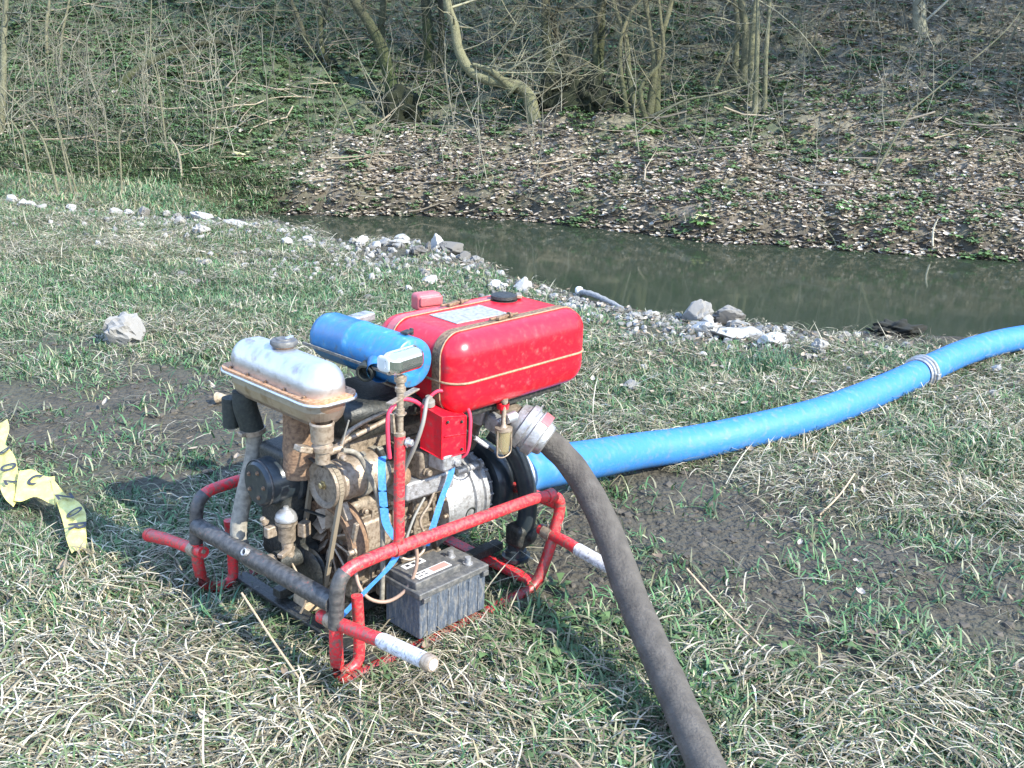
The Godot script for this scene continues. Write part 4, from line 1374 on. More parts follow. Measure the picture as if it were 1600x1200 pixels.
		for i in r2.size() + 1:
			var q: Vector2 = r2[i % r2.size()]
			ep.append(P(0.660 + q.x, 0.682 + q.y, c - 0.0155))
		ed.tube(ep, 0.0022, 6, false)
		part("strap_edge", ed, M.seam_tan, sp)
		var bk := Mb.new()
		bk.box(P(0.63, 0.799, c), V3(0.05, 0.009, 0.014), Basis(Vector3.UP, 0.25), 0.002)
		bk.tube([P(0.585, 0.800, c), P(0.69, 0.800, c)], 0.0036, 7)
		bolt(bk, P(0.655, 0.800, c), V3(1, 0, 0), 0.007, 0.014)
		part("strap_buckle", bk, M.rust, sp)
	var pt := Mb.new()
	pt.box(P(0.60, 0.7925, 0.198), V3(0.185, 0.003, 0.115), Basis(Vector3.UP, -0.05), 0.001)
	var plate := part("plate", pt, M.dirt_label, tank)
	for k in 4:
		var rv := Mb.new()
		rv.lathe(P(0.60 + (0.085 if k % 2 else -0.085), 0.794, 0.198 + (0.05 if k / 2 else -0.05)), Vector3.UP, [[0, 0.003], [0.0015, 0.0022], [0.002, 0.0]], 8)
		part("rivet", rv, M.aluminium, plate)
	var fc := Mb.new()
	fc.lathe(P(0.800, 0.787, 0.262), Vector3.UP, [[0.0, 0.040], [0.005, 0.040], [0.006, 0.028], [0.010, 0.028], [0.010, 0.038], [0.018, 0.037], [0.021, 0.031], [0.022, 0.0]], 26)
	part("tank_cap", fc, M.dark_iron, tank)
	var lk := Mb.new()
	lk.box(P(0.845, 0.800, 0.245), V3(0.035, 0.012, 0.016), Basis(Vector3.UP, 0.8), 0.003)
	part("cap_clasp", lk, M.tan_metal, tank)
	# faded red lamp and the ends of the intake behind the tank
	var rl := Mb.new()
	rl.rbox(P(0.625, 0.788, 0.400), V3(0.040, 0.025, 0.024), V3(0.012, 0.012, 0.012), Basis(Vector3.UP, -0.2), 3)
	var lamp := part("signal_lamp", rl, M.faded_red, o)
	rl = Mb.new()
	rl.rbox(P(0.622, 0.792, 0.375), V3(0.036, 0.014, 0.004), V3(0.006, 0.006, 0.003), Basis(Vector3.UP, -0.2), 2)
	part("lamp_glass", rl, M.faded_red, lamp)
	rl = Mb.new()
	rl.tube([P(0.61, 0.60, 0.42), P(0.62, 0.77, 0.41)], 0.009, 8)
	part("lamp_post", rl, M.dark_iron, lamp)
	var bx := Mb.new()
	bx.rbox(P(0.40, 0.71, 0.47), V3(0.05, 0.035, 0.03), V3(0.012, 0.012, 0.012), Basis(), 2)
	part("intake_box", bx, M.dark_iron, o)
	bx = Mb.new()
	bx.rbox(P(0.41, 0.765, 0.43), V3(0.045, 0.012, 0.02), V3(0.006, 0.006, 0.006), Basis(Vector3.UP, 0.2), 2)
	part("intake_cover", bx, M.aluminium, o)
	bx = Mb.new()
	bx.box(P(0.66, 0.562, 0.20), V3(0.40, 0.018, 0.24), Basis(), 0.003)
	part("tank_bracket", bx, M.dark_iron, o)

func pump_engine(o: Node3D) -> void:
	# crankcase with cast ribs, cylinder block, dark head
	var mb := Mb.new()
	mb.rbox(P(0.345, 0.215, 0.305), V3(0.155, 0.145, 0.115), V3(0.02, 0.02, 0.02), Basis(), 2)
	var cc := part("crankcase", mb, M.greasy_iron, o)
	for k in 5:
		var rb := Mb.new()
		rb.box(P(0.345, 0.13 + k * 0.046, 0.186), V3(0.29, 0.009, 0.02), Basis(), 0.003)
		part("cast_rib", rb, M.greasy_iron, cc)
	for k in 4:
		var rb := Mb.new()
		rb.box(P(0.24 + k * 0.075, 0.22, 0.184), V3(0.010, 0.22, 0.024), Basis(Vector3.BACK, 0.06 * (k - 1)), 0.003)
		part("cast_web", rb, M.greasy_iron, cc)
	for k in 8:
		var bm := Mb.new()
		bolt(bm, P(0.22 + (k % 4) * 0.085, 0.105 + 0.23 * (k / 4), 0.178), V3(0, 0, 1), 0.007, 0.012)
		part("case_bolt", bm, M.tan_metal, cc)
	mb = Mb.new()
	mb.rbox(P(0.25, 0.265, 0.178), V3(0.05, 0.045, 0.018), V3(0.012, 0.012, 0.008), Basis(), 2)
	part("side_cover", mb, M.tan_metal, cc)
	mb = Mb.new()
	mb.rbox(P(0.36, 0.11, 0.17), V3(0.10, 0.04, 0.02), V3(0.012, 0.012, 0.008), Basis(), 2)
	part("sump_cover", mb, M.greasy_iron, cc)
	mb = Mb.new()
	mb.rbox(P(0.36, 0.43, 0.31), V3(0.17, 0.09, 0.095), V3(0.012, 0.012, 0.012), Basis(), 2)
	var cyl := part("cylinder_block", mb, M.greasy_iron, o)
	for k in 6:
		var fn := Mb.new()
		fn.box(P(0.42, 0.365 + k * 0.024, 0.212), V3(0.17, 0.006, 0.02), Basis(), 0.002)
		part("cooling_fin", fn, M.greasy_iron, cyl)
	mb = Mb.new()
	mb.rbox(P(0.40, 0.575, 0.285), V3(0.225, 0.052, 0.105), V3(0.025, 0.03, 0.025), Basis(), 4)
	var head := part("cylinder_head", mb, M.dark_iron, o)
	for k in 5:
		var bm := Mb.new()
		bolt(bm, P(0.22 + k * 0.085, 0.568, 0.178), V3(0, 0.2, 1), 0.008, 0.016)
		part("head_bolt", bm, M.rust, head)
	mb = Mb.new()
	mb.tube(smooth_path([P(0.17, 0.598, 0.20), P(0.22, 0.602, 0.185), P(0.34, 0.590, 0.185), P(0.46, 0.578, 0.19)], 4), 0.028, 14)
	part("manifold", mb, M.dark_iron, o)
	# dynamo with clamps and belt pulley
	var dx := V3(1, 0, 0)
	var dc := P(0.0, 0.432, 0.20)
	mb = Mb.new()
	mb.lathe(dc, dx, [[0.135, 0.0], [0.135, 0.046], [0.142, 0.053], [0.175, 0.055], [0.178, 0.0525], [0.186, 0.0525], [0.189, 0.055], [0.30, 0.055], [0.305, 0.052], [0.322, 0.048], [0.325, 0.0]], 32)
	var dy := part("dynamo", mb, M.tan_metal, o)
	for a in [0.205, 0.262]:
		mb = Mb.new()
		mb.lathe(dc, dx, [[a, 0.0552], [a, 0.060], [a + 0.018, 0.060], [a + 0.018, 0.0552]], 32)
		mb.box(dc + V3(a + 0.009, 0.058, 0.022), V3(0.016, 0.016, 0.014), Basis(Vector3.RIGHT, 0.4), 0.002)
		part("clamp_band", mb, M.grey_rubber, dy)
	mb = Mb.new()
	mb.rbox(dc + V3(0.285, 0.045, 0.03), V3(0.024, 0.014, 0.022), V3(0.006, 0.006, 0.006), Basis(Vector3.RIGHT, 0.6), 2)
	part("terminal_box", mb, M.dark_iron, dy)
	mb = Mb.new()
	mb.lathe(dc, dx, [[0.1095, 0.0], [0.1095, 0.012], [0.113, 0.02], [0.113, 0.046], [0.107, 0.052], [0.105, 0.060], [0.110, 0.062], [0.113, 0.062], [0.119, 0.052], [0.125, 0.062], [0.129, 0.062], [0.131, 0.05], [0.135, 0.02]], 36)
	var pul := part("dynamo_pulley", mb, M.greasy_iron, o)
	mb = Mb.new()
	bolt(mb, dc + V3(0.111, 0, 0), -dx, 0.0085, 0.014)
	part("hub_nut", mb, M.brass, pul)
	# crank pulley, rusty fan shroud with blades
	var kc := P(0.0, 0.165, 0.268)
	mb = Mb.new()
	mb.lathe(kc, dx, [[0.10, 0.0], [0.10, 0.05], [0.107, 0.06], [0.113, 0.05], [0.12, 0.06], [0.127, 0.05], [0.15, 0.03], [0.19, 0.03]], 32)
	part("crank_pulley", mb, M.dark_iron, o)
	var fc := P(0.0, 0.255, 0.235)
	mb = Mb.new()
	mb.lathe(fc, dx, [[0.15, 0.085], [0.142, 0.088], [0.142, 0.108], [0.150, 0.112], [0.185, 0.112], [0.20, 0.10], [0.20, 0.03], [0.17, 0.03], [0.165, 0.085], [0.15, 0.085]], 40)
	var fan := part("fan_shroud", mb, M.rust, o)
	for k in 11:
		var a := TAU * k / 11.0
		mb = Mb.new()
		var u := V3(0, cos(a), sin(a))
		var w := V3(0, -sin(a), cos(a))
		mb.rbox(fc + V3(0.155, 0, 0) + u * 0.058, V3(0.014, 0.028, 0.003), V3(0.002, 0.004, 0.001), Basis(V3(0.8, 0, 0) + w * 0.6, u, (V3(0.8, 0, 0) + w * 0.6).cross(u)).orthonormalized(), 1)
		part("fan_blade", mb, M.tan_metal, fan)
	mb = Mb.new()
	mb.box(P(0.155, 0.345, 0.19), V3(0.02, 0.05, 0.06), Basis(Vector3.RIGHT, -0.5), 0.004)
	mb.box(P(0.15, 0.305, 0.13), V3(0.012, 0.075, 0.012), Basis(Vector3.RIGHT, 0.25), 0.002)
	bolt(mb, P(0.148, 0.262, 0.128), V3(-1, 0, 0), 0.008, 0.02)
	part("shroud_bracket", mb, M.tan_metal, fan)
	# belt round the two pulleys
	var hull := PackedVector2Array()
	for i in 40:
		var a := TAU * i / 40.0
		hull.append(Vector2(cos(a) * 0.0585 - 0.20, sin(a) * 0.0585 + 0.432))
		hull.append(Vector2(cos(a) * 0.056 - 0.268, sin(a) * 0.056 + 0.165))
	hull = Geometry2D.convex_hull(hull)
	mb = Mb.new()
	var cen := Vector2(-0.234, 0.30)
	for i in hull.size() - 1:
		var q := hull[i]
		var w := hull[i + 1]
		var n2 := (w - q).orthogonal().normalized()
		if n2.dot((q + w) / 2 - cen) < 0:
			n2 = -n2
		for f in [[0.113, 0.125, 0.0055, 0.0055], [0.1135, 0.1245, -0.0035, -0.0035]]:
			var e: float = f[2]
			mb.quad(V3(f[0], q.y + n2.y * e, q.x + n2.x * e), V3(f[1], q.y + n2.y * e, q.x + n2.x * e), V3(f[1], w.y + n2.y * e, w.x + n2.x * e), V3(f[0], w.y + n2.y * e, w.x + n2.x * e), V3(0, n2.y, n2.x) * signf(e))
		for sgn in [0.113, 0.125]:
			mb.quad(V3(sgn, q.y + n2.y * 0.0055, q.x + n2.x * 0.0055), V3(sgn, q.y - n2.y * 0.0035, q.x - n2.x * 0.0035), V3(sgn, w.y - n2.y * 0.0035, w.x - n2.x * 0.0035), V3(sgn, w.y + n2.y * 0.0055, w.x + n2.x * 0.0055), V3(-1 if sgn < 0.12 else 1, 0, 0))
	part("drive_belt", mb, M.belt, o)
	# black water pump drum with bolted face, second belt to the crank
	var bc := P(0.0, 0.412, 0.352)
	mb = Mb.new()
	mb.lathe(bc, dx, [[0.012, 0.0], [0.012, 0.052], [0.020, 0.060], [0.10, 0.066], [0.104, 0.074], [0.112, 0.076], [0.118, 0.074], [0.121, 0.064], [0.20, 0.06], [0.21, 0.0]], 36)
	var dr := part("cooling_drum", mb, M.black_paint, o)
	mb = Mb.new()
	mb.lathe(bc, dx, [[0.0205, 0.0605], [0.019, 0.0615], [0.0225, 0.0632], [0.026, 0.0612]], 36)
	part("drum_rim", mb, M.bare_tube, dr)
	for k in 5:
		var a := TAU * k / 5.0 + 0.3
		mb = Mb.new()
		bolt(mb, bc + V3(0.0125, cos(a) * 0.035, sin(a) * 0.035), V3(-1, 0, 0), 0.0045, 0.006)
		part("drum_bolt", mb, M.rust, dr)
	mb = Mb.new()
	for e in [0.0765, -0.0765]:
		mb.box(P(0.111, 0.412 + e, 0.275), V3(0.010, 0.004, 0.15), Basis(Vector3.RIGHT, 0.12 * signf(e)), 0.001)
	part("drum_belt", mb, M.dark_iron, o)
	mb = Mb.new()
	mb.rbox(P(0.13, 0.34, 0.36), V3(0.07, 0.16, 0.06), V3(0.02, 0.02, 0.02), Basis(), 2)
	part("front_housing", mb, M.dark_iron, o)
	# columns under the header tank
	mb = Mb.new()
	mb.lathe(P(0.055, 0.53, 0.125), Vector3.UP, [[0.0, 0.0], [0.0, 0.018], [0.03, 0.018], [0.032, 0.025], [0.044, 0.026], [0.046, 0.023], [0.055, 0.021], [0.056, 0.027], [0.09, 0.028], [0.10, 0.03], [0.104, 0.026]], 22)
	mb.tube([P(0.055, 0.552, 0.125), P(0.105, 0.556, 0.12)], 0.010, 10)
	bolt(mb, P(0.088, 0.545, 0.10), V3(0, 0, 1), 0.008, 0.02)
	mb.box(P(0.012, 0.572, 0.14), V3(0.04, 0.016, 0.03), Basis(Vector3.BACK, -0.35), 0.004)
	part("outlet_fitting", mb, M.tan_metal, o)
	mb = Mb.new()
	mb.lathe(P(0.11, 0.43, 0.30), Vector3.UP, [[0.0, 0.048], [0.04, 0.046], [0.10, 0.04], [0.16, 0.038], [0.2, 0.042]], 18)
	part("rusty_column", mb, M.rust, o)
	mb = Mb.new()
	mb.tube(smooth_path([P(0.055, 0.625, 0.455), P(0.055, 0.585, 0.455), P(0.066, 0.54, 0.452), P(0.072, 0.51, 0.45)], 4), 0.031, 16)
	mb.tube([P(0.04, 0.60, 0.50), P(0.04, 0.52, 0.50)], 0.022, 12)
	part("top_hose", mb, M.black_rubber, o)
	mb = Mb.new()
	mb.lathe(P(0.071, 0.523, 0.45), V3(0.1, -1, 0), [[0.0, 0.030], [0.0, 0.0335], [0.013, 0.0335], [0.013, 0.030]], 18)
	mb.box(P(0.038, 0.515, 0.445), V3(0.02, 0.012, 0.02), Basis(), 0.003)
	part("hose_clip", mb, M.tan_metal, o)
	wire("coolant_hose", [P(0.073, 0.512, 0.45), P(0.072, 0.455, 0.45), P(0.052, 0.39, 0.45), P(0.03, 0.32, 0.45), P(0.008, 0.25, 0.44), P(0.012, 0.19, 0.42), P(0.05, 0.15, 0.39)], 0.022, M.grey_rubber, o, 14)
	# little fuel bowl and taps at the front
	mb = Mb.new()
	mb.lathe(P(0.064, 0.255, 0.30), Vector3.UP, [[0.0, 0.0], [0.0, 0.014], [0.004, 0.022], [0.05, 0.024], [0.052, 0.029], [0.06, 0.029], [0.061, 0.0]], 22)
	var fb := part("fuel_bowl", mb, M.greasy_iron, o)
	mb = Mb.new()
	mb.lathe(P(0.064, 0.317, 0.30), Vector3.UP, [[0.0, 0.029], [0.004, 0.030], [0.016, 0.026], [0.027, 0.015], [0.030, 0.008], [0.036, 0.007], [0.037, 0.0]], 24)
	part("bowl_dome", mb, M.aluminium, fb)
	mb = Mb.new()
	mb.box(P(0.10, 0.288, 0.275), V3(0.03, 0.04, 0.024), Basis(Vector3.UP, 0.3), 0.004)
	mb.box(P(0.025, 0.29, 0.315), V3(0.03, 0.03, 0.02), Basis(), 0.004)
	mb.box(P(0.05, 0.235, 0.285), V3(0.06, 0.012, 0.018), Basis(Vector3.UP, 0.4), 0.003)
	mb.tube([P(0.064, 0.255, 0.30), P(0.064, 0.21, 0.295)], 0.016, 10)
	bolt(mb, P(0.02, 0.31, 0.33), V3(-0.5, 1, 0), 0.008, 0.018)
	part("bowl_body", mb, M.tan_metal, fb)
	mb = Mb.new()
	mb.lathe(P(0.02, 0.205, 0.305), V3(-1, 0.1, 0.1), [[0.0, 0.0], [0.0, 0.026], [0.028, 0.026], [0.030, 0.022], [0.030, 0.014], [0.010, 0.013], [0.010, 0.0]], 20)
	part("drain_neck", mb, M.tan_metal, o)
	mb = Mb.new()
	mb.tube([P(0.03, 0.205, 0.305), P(0.15, 0.20, 0.305)], 0.028, 14)
	part("drain_pipe", mb, M.dark_iron, o)
	# cast platform and clutter along the near side
	mb = Mb.new()
	mb.rbox(P(0.385, 0.380, 0.150), V3(0.085, 0.026, 0.045), V3(0.008, 0.008, 0.008), Basis(Vector3.BACK, -0.04), 2)
	part("casting_shelf", mb, M.aluminium, o)
	mb = Mb.new()
	mb.rbox(P(0.395, 0.445, 0.135), V3(0.05, 0.04, 0.035), V3(0.012, 0.012, 0.012), Basis(), 2)
	bolt(mb, P(0.43, 0.435, 0.098), V3(0.2, 0, 1), 0.011, 0.02)
	bolt(mb, P(0.36, 0.43, 0.098), V3(0, 0, 1), 0.009, 0.018)
	part("carburettor", mb, M.greasy_iron, o)
	mb = Mb.new()
	mb.lathe(P(0.30, 0.47, 0.13), Vector3.UP, [[0.0, 0.018], [0.02, 0.018], [0.022, 0.013], [0.05, 0.012], [0.052, 0.007], [0.085, 0.006], [0.085, 0.0]], 14)
	part("plug_cap", mb, M.black_rubber, o)
	mb = Mb.new()
	mb.lathe(P(0.29, 0.43, 0.12), V3(0.3, 0.2, 1), [[0.0, 0.02], [0.02, 0.022], [0.024, 0.014], [0.03, 0.0]], 16)
	part("choke_knob", mb, M.rust, o)

func pump_water_side(o: Node3D) -> void:
	var dx := V3(1, 0, 0)
	var bc := P(0.0, 0.245, 0.275)
	var mb := Mb.new()
	mb.lathe(bc, dx, [[0.488, 0.05], [0.488, 0.132], [0.505, 0.134], [0.507, 0.116], [0.53, 0.124], [0.595, 0.122], [0.598, 0.130], [0.612, 0.130], [0.615, 0.121], [0.638, 0.118], [0.640, 0.126], [0.654, 0.126], [0.657, 0.112], [0.69, 0.10], [0.70, 0.06]], 44)
	var bell := part("bell_housing", mb, M.aluminium, o)
	for k in 16:
		var a := TAU * k / 16.0
		mb = Mb.new()
		bolt(mb, bc + V3(0.488, cos(a) * 0.122, sin(a) * 0.122), V3(-1, 0, 0), 0.006, 0.012)
		part("flange_bolt", mb, M.tan_metal, bell)
	for k in 9:
		var a := PI * (0.05 + k * 0.11)
		mb = Mb.new()
		mb.box(bc + V3(0.672, cos(a) * 0.1025, sin(a) * 0.1025), V3(0.03, 0.012, 0.007), Basis(Vector3.RIGHT, a), 0.002)
		part("bell_rib", mb, M.aluminium, bell)
	for q in [[0.555, 0.55, 0.022], [0.58, 1.75, 0.02]]:
		mb = Mb.new()
		var d := V3(0, cos(q[1]), sin(q[1]))
		mb.lathe(bc + V3(q[0], 0, 0) + d * 0.116, d, [[0.0, 0.0], [0.006, q[2] * 0.75], [0.0085, q[2] * 0.8], [0.010, q[2] * 0.95], [0.006, q[2]]], 18)
		part("inspection_hole", mb, M.black_rubber, bell)
	mb = Mb.new()
	mb.tube([bc + V3(0.555, 0.10, 0.085), bc + V3(0.635, 0.10, 0.085)], 0.011, 12)
	bolt(mb, bc + V3(0.64, 0.10, 0.085), dx, 0.012, 0.016)
	part("tie_bolt", mb, M.aluminium, bell)
	# black volute
	mb = Mb.new()
	mb.lathe(bc, dx, [[0.695, 0.06], [0.70, 0.118], [0.712, 0.126], [0.745, 0.128], [0.758, 0.118], [0.772, 0.098], [0.80, 0.085], [0.812, 0.083], [0.812, 0.0]], 44)
	part("pump_volute", mb, M.black_paint, o)
	mb = Mb.new()
	mb.tube(smooth_path([P(0.70, 0.43, 0.20), P(0.725, 0.395, 0.155), P(0.752, 0.325, 0.125), P(0.765, 0.235, 0.105), P(0.760, 0.15, 0.105), P(0.75, 0.10, 0.118)], 4), 0.028, 14)
	part("drain_riser", mb, M.black_paint, o)
	mb = Mb.new()
	mb.rbox(P(0.75, 0.115, 0.118), V3(0.034, 0.036, 0.034), V3(0.018, 0.018, 0.018), Basis(), 3)
	mb.lathe(P(0.765, 0.118, 0.095), V3(0.3, 0, 1), [[0, 0.022], [0.018, 0.022], [0.022, 0.014], [0.024, 0.0]], 14)
	mb.rbox(P(0.785, 0.125, 0.13), V3(0.02, 0.014, 0.014), V3(0.006, 0.006, 0.006), Basis(), 2)
	part("drain_valve", mb, M.dark_iron, o)
	mb = Mb.new()
	mb.lathe(P(0.745, 0.036, 0.125), Vector3.UP, [[0.0, 0.0], [0.0, 0.042], [0.012, 0.043], [0.014, 0.033], [0.03, 0.031], [0.034, 0.026], [0.08, 0.025]], 24)
	part("drain_base", mb, M.black_paint, o)
	# suction coupling
	mb = Mb.new()
	mb.lathe(P(0.0, 0.245, 0.24), dx, [[0.79, 0.0], [0.79, 0.085], [0.802, 0.090], [0.815, 0.090], [0.818, 0.082], [0.828, 0.082], [0.831, 0.088], [0.848, 0.088], [0.852, 0.078], [0.86, 0.076]], 40)
	var sc := part("suction_coupling", mb, M.bright_metal, o)
	for k in 3:
		var a := TAU * k / 3.0 + 0.5
		mb = Mb.new()
		mb.box(P(0.825, 0.245, 0.24) + V3(0, cos(a) * 0.092, sin(a) * 0.092), V3(0.035, 0.02, 0.03), Basis(Vector3.RIGHT, a), 0.005)
		part("coupling_lug", mb, M.aluminium, sc)
	# pressure outlet with a coupling turned to the near side
	mb = Mb.new()
	mb.tube(smooth_path([P(0.69, 0.37, 0.30), P(0.665, 0.46, 0.25), P(0.664, 0.512, 0.18), P(0.674, 0.512, 0.12), P(0.684, 0.497, 0.075)], 5), 0.038, 18)
	part("outlet_elbow", mb, M.greasy_iron, o)
	for q in [[0.62, 0.520, 0.16, 0.034, 0.030, 0.4], [0.665, 0.548, 0.135, 0.030, 0.024, -0.5], [0.70, 0.545, 0.16, 0.036, 0.02, 0.7], [0.61, 0.505, 0.10, 0.016, 0.024, 0.2]]:
		mb = Mb.new()
		mb.rbox(P(q[0], q[1], q[2]), V3(q[3], q[4], 0.022), V3(0.008, 0.008, 0.008), Basis(Vector3.UP, q[5]) * Basis(Vector3.RIGHT, 0.3), 2)
		part("outlet_casting", mb, M.aluminium, o)
	mb = Mb.new()
	var od := V3(0.40, -0.50, 0.77).normalized()
	var oc := P(0.682, 0.502, 0.088)
	mb.lathe(oc, od, [[0.0, 0.036], [0.0, 0.050], [0.012, 0.054], [0.022, 0.058], [0.026, 0.066], [0.044, 0.068], [0.048, 0.059], [0.056, 0.059], [0.060, 0.066], [0.086, 0.064], [0.090, 0.050], [0.106, 0.046], [0.110, 0.040], [0.110, 0.0]], 40)
	var cp := part("pressure_coupling", mb, M.aluminium, o)
	mb = Mb.new()
	var u := (Vector3.UP - od * od.y).normalized()
	var w := od.cross(u)
	for i in 12:
		var a0 := -0.75 + i * 1.35 / 12.0
		var a1 := a0 + 1.35 / 12.0
		var e0 := (u * cos(a0) + w * sin(a0)) * 0.0672
		var e1 := (u * cos(a1) + w * sin(a1)) * 0.0672
		mb.quad(oc + od * 0.063 + e0, oc + od * 0.063 + e1, oc + od * 0.088 + e1 * 0.98, oc + od * 0.088 + e0 * 0.98, e0)
	part("red_mark", mb, M.faded_red, cp)
	# sediment glass under the tank
	mb = Mb.new()
	mb.lathe(P(0.595, 0.435, 0.05), Vector3.UP, [[0.0, 0.0], [0.0, 0.014], [0.006, 0.018], [0.066, 0.0215], [0.066, 0.0195], [0.008, 0.016], [0.004, 0.0]], 24)
	var sg := part("sediment_glass", mb, M.bowl_glass, o)
	mb = Mb.new()
	mb.lathe(P(0.595, 0.501, 0.05), Vector3.UP, [[0.0, 0.0], [0.0, 0.0235], [0.008, 0.0235], [0.010, 0.012], [0.018, 0.007], [0.075, 0.006], [0.078, 0.010], [0.09, 0.010], [0.092, 0.0]], 20)
	part("glass_head", mb, M.tan_metal, sg)
	mb = Mb.new()
	mb.tube(corners([P(0.622, 0.505, 0.045), P(0.622, 0.43, 0.045), P(0.595, 0.422, 0.045), P(0.568, 0.43, 0.045), P(0.568, 0.505, 0.045)], 0.012, 4), 0.0022, 7)
	part("glass_bail", mb, M.tan_metal, sg)
	mb = Mb.new()
	mb.lathe(P(0.60, 0.533, 0.045), V3(1, 0.1, 0.1), [[0, 0.0], [0, 0.014], [0.03, 0.015], [0.032, 0.012], [0.034, 0.0]], 16)
	part("fuel_tap", mb, M.bright_metal, o)
	mb = Mb.new()
	mb.lathe(P(0.60, 0.575, 0.06), Vector3.DOWN, [[0, 0.018], [0.016, 0.016], [0.018, 0.008], [0.03, 0.007]], 16)
	part("tank_outlet", mb, M.red_paint, o)

func pump_lamp_and_box(o: Node3D) -> void:
	var mb := Mb.new()
	mb.tube([P(0.185, 0.306, 0.0), P(0.188, 0.604, 0.0)], 0.0135, 16)
	var post := part("lamp_post", mb, M.red_frame, o)
	mb = Mb.new()
	mb.tube([P(0.188, 0.594, 0.0), P(0.190, 0.752, 0.0)], 0.0085, 12)
	mb.lathe(P(0.188, 0.602, 0.0), Vector3.UP, [[0.0, 0.0], [0.0, 0.014], [0.008, 0.014], [0.01, 0.009]], 14)
	bolt(mb, P(0.189, 0.655, 0.0), Vector3.UP, 0.011, 0.016)
	mb.lathe(P(0.190, 0.712, 0.0), Vector3.UP, [[0.0, 0.009], [0.0, 0.013], [0.01, 0.013], [0.012, 0.010], [0.022, 0.010], [0.024, 0.014], [0.036, 0.015], [0.038, 0.0]], 14)
	mb.box(P(0.170, 0.635, 0.004), V3(0.006, 0.05, 0.012), Basis(Vector3.BACK, 0.1), 0.001)
	part("lamp_rod", mb, M.tan_metal, post)
	mb = Mb.new()
	mb.box(P(0.20, 0.697, 0.002), V3(0.13, 0.004, 0.018), Basis(Vector3.UP, 0.35), 0.001)
	part("flat_bracket", mb, M.tan_metal, post)
	mb = Mb.new()
	bolt(mb, P(0.20, 0.585, -0.012), V3(0.4, 0, 1), 0.009, 0.016)
	part("wing_nut", mb, M.bright_metal, post)
	# chrome work lamp, its glass turned away to the front
	var bas := Basis(Vector3.UP, 0.12)
	mb = Mb.new()
	mb.rbox(P(0.198, 0.786, 0.0), V3(0.053, 0.027, 0.029), V3(0.021, 0.020, 0.023), bas, 5)
	var lamp := part("work_lamp", mb, M.chrome, o)
	mb = Mb.new()
	mb.rbox(P(0.1455, 0.786, 0.006), V3(0.004, 0.019, 0.020), V3(0.003, 0.012, 0.012), bas, 3)
	part("lamp_glass", mb, M.lens, lamp)
	mb = Mb.new()
	var lp := []
	for q in rrect(0.0535, 0.0275, 0.018, 4):
		lp.append(P(0.198, 0.786, 0.0) + bas * V3(q.x, q.y, -0.004))
	lp.append(lp[0])
	mb.tube(lp, 0.0022, 6, false)
	part("lamp_rim", mb, M.chrome, lamp)
	# red ignition box on the near side
	mb = Mb.new()
	var f := [P(0.368, 0.478, 0.048), P(0.447, 0.478, 0.044), P(0.447, 0.578, 0.044), P(0.368, 0.592, 0.048)]
	var r := [P(0.352, 0.495, 0.112), P(0.440, 0.495, 0.120), P(0.440, 0.602, 0.120), P(0.352, 0.612, 0.112)]
	mb.quad(f[0], f[1], f[2], f[3], V3(0, 0, 1))
	mb.quad(r[0], r[1], r[2], r[3], V3(0, 0, -1))
	for k in 4:
		var j := (k + 1) % 4
		var g: Vector3 = (f[k] + f[j] + r[k] + r[j]) / 4 - P(0.4, 0.55, 0.1)
		mb.quad(f[k], f[j], r[j], r[k], g)
	var bx := part("ignition_box", mb, M.red_paint, o)
	mb = Mb.new()
	for k in 4:
		var j := (k + 1) % 4
		mb.tube([f[k], f[j]], 0.0022, 6)
		mb.tube([f[k], r[k]], 0.0018, 6)
	mb.box(P(0.41, 0.535, 0.043), V3(0.074, 0.003, 0.003), Basis(Vector3.BACK, -0.12), 0.001)
	part("box_edge", mb, M.red_paint, bx)
	for q in [[0.432, 0.566], [0.384, 0.576], [0.434, 0.49]]:
		mb = Mb.new()
		bolt(mb, P(q[0], q[1], 0.044), V3(0, 0, 1), 0.0035, 0.005)
		part("box_screw", mb, M.dark_iron, bx)
	mb = Mb.new()
	mb.lathe(P(0.368, 0.612, 0.10), V3(-0.1, 1, 0.2), [[0.0, 0.017], [0.012, 0.016], [0.014, 0.010], [0.024, 0.009], [0.024, 0.0]], 16)
	part("cable_gland", mb, M.grey_cable, bx)
	mb = Mb.new()
	mb.rbox(P(0.405, 0.462, 0.075), V3(0.036, 0.022, 0.03), V3(0.008, 0.008, 0.008), Basis(Vector3.UP, 0.1), 2)
	bolt(mb, P(0.415, 0.458, 0.045), V3(0, 0, 1), 0.010, 0.01)
	part("box_foot", mb, M.aluminium, o)

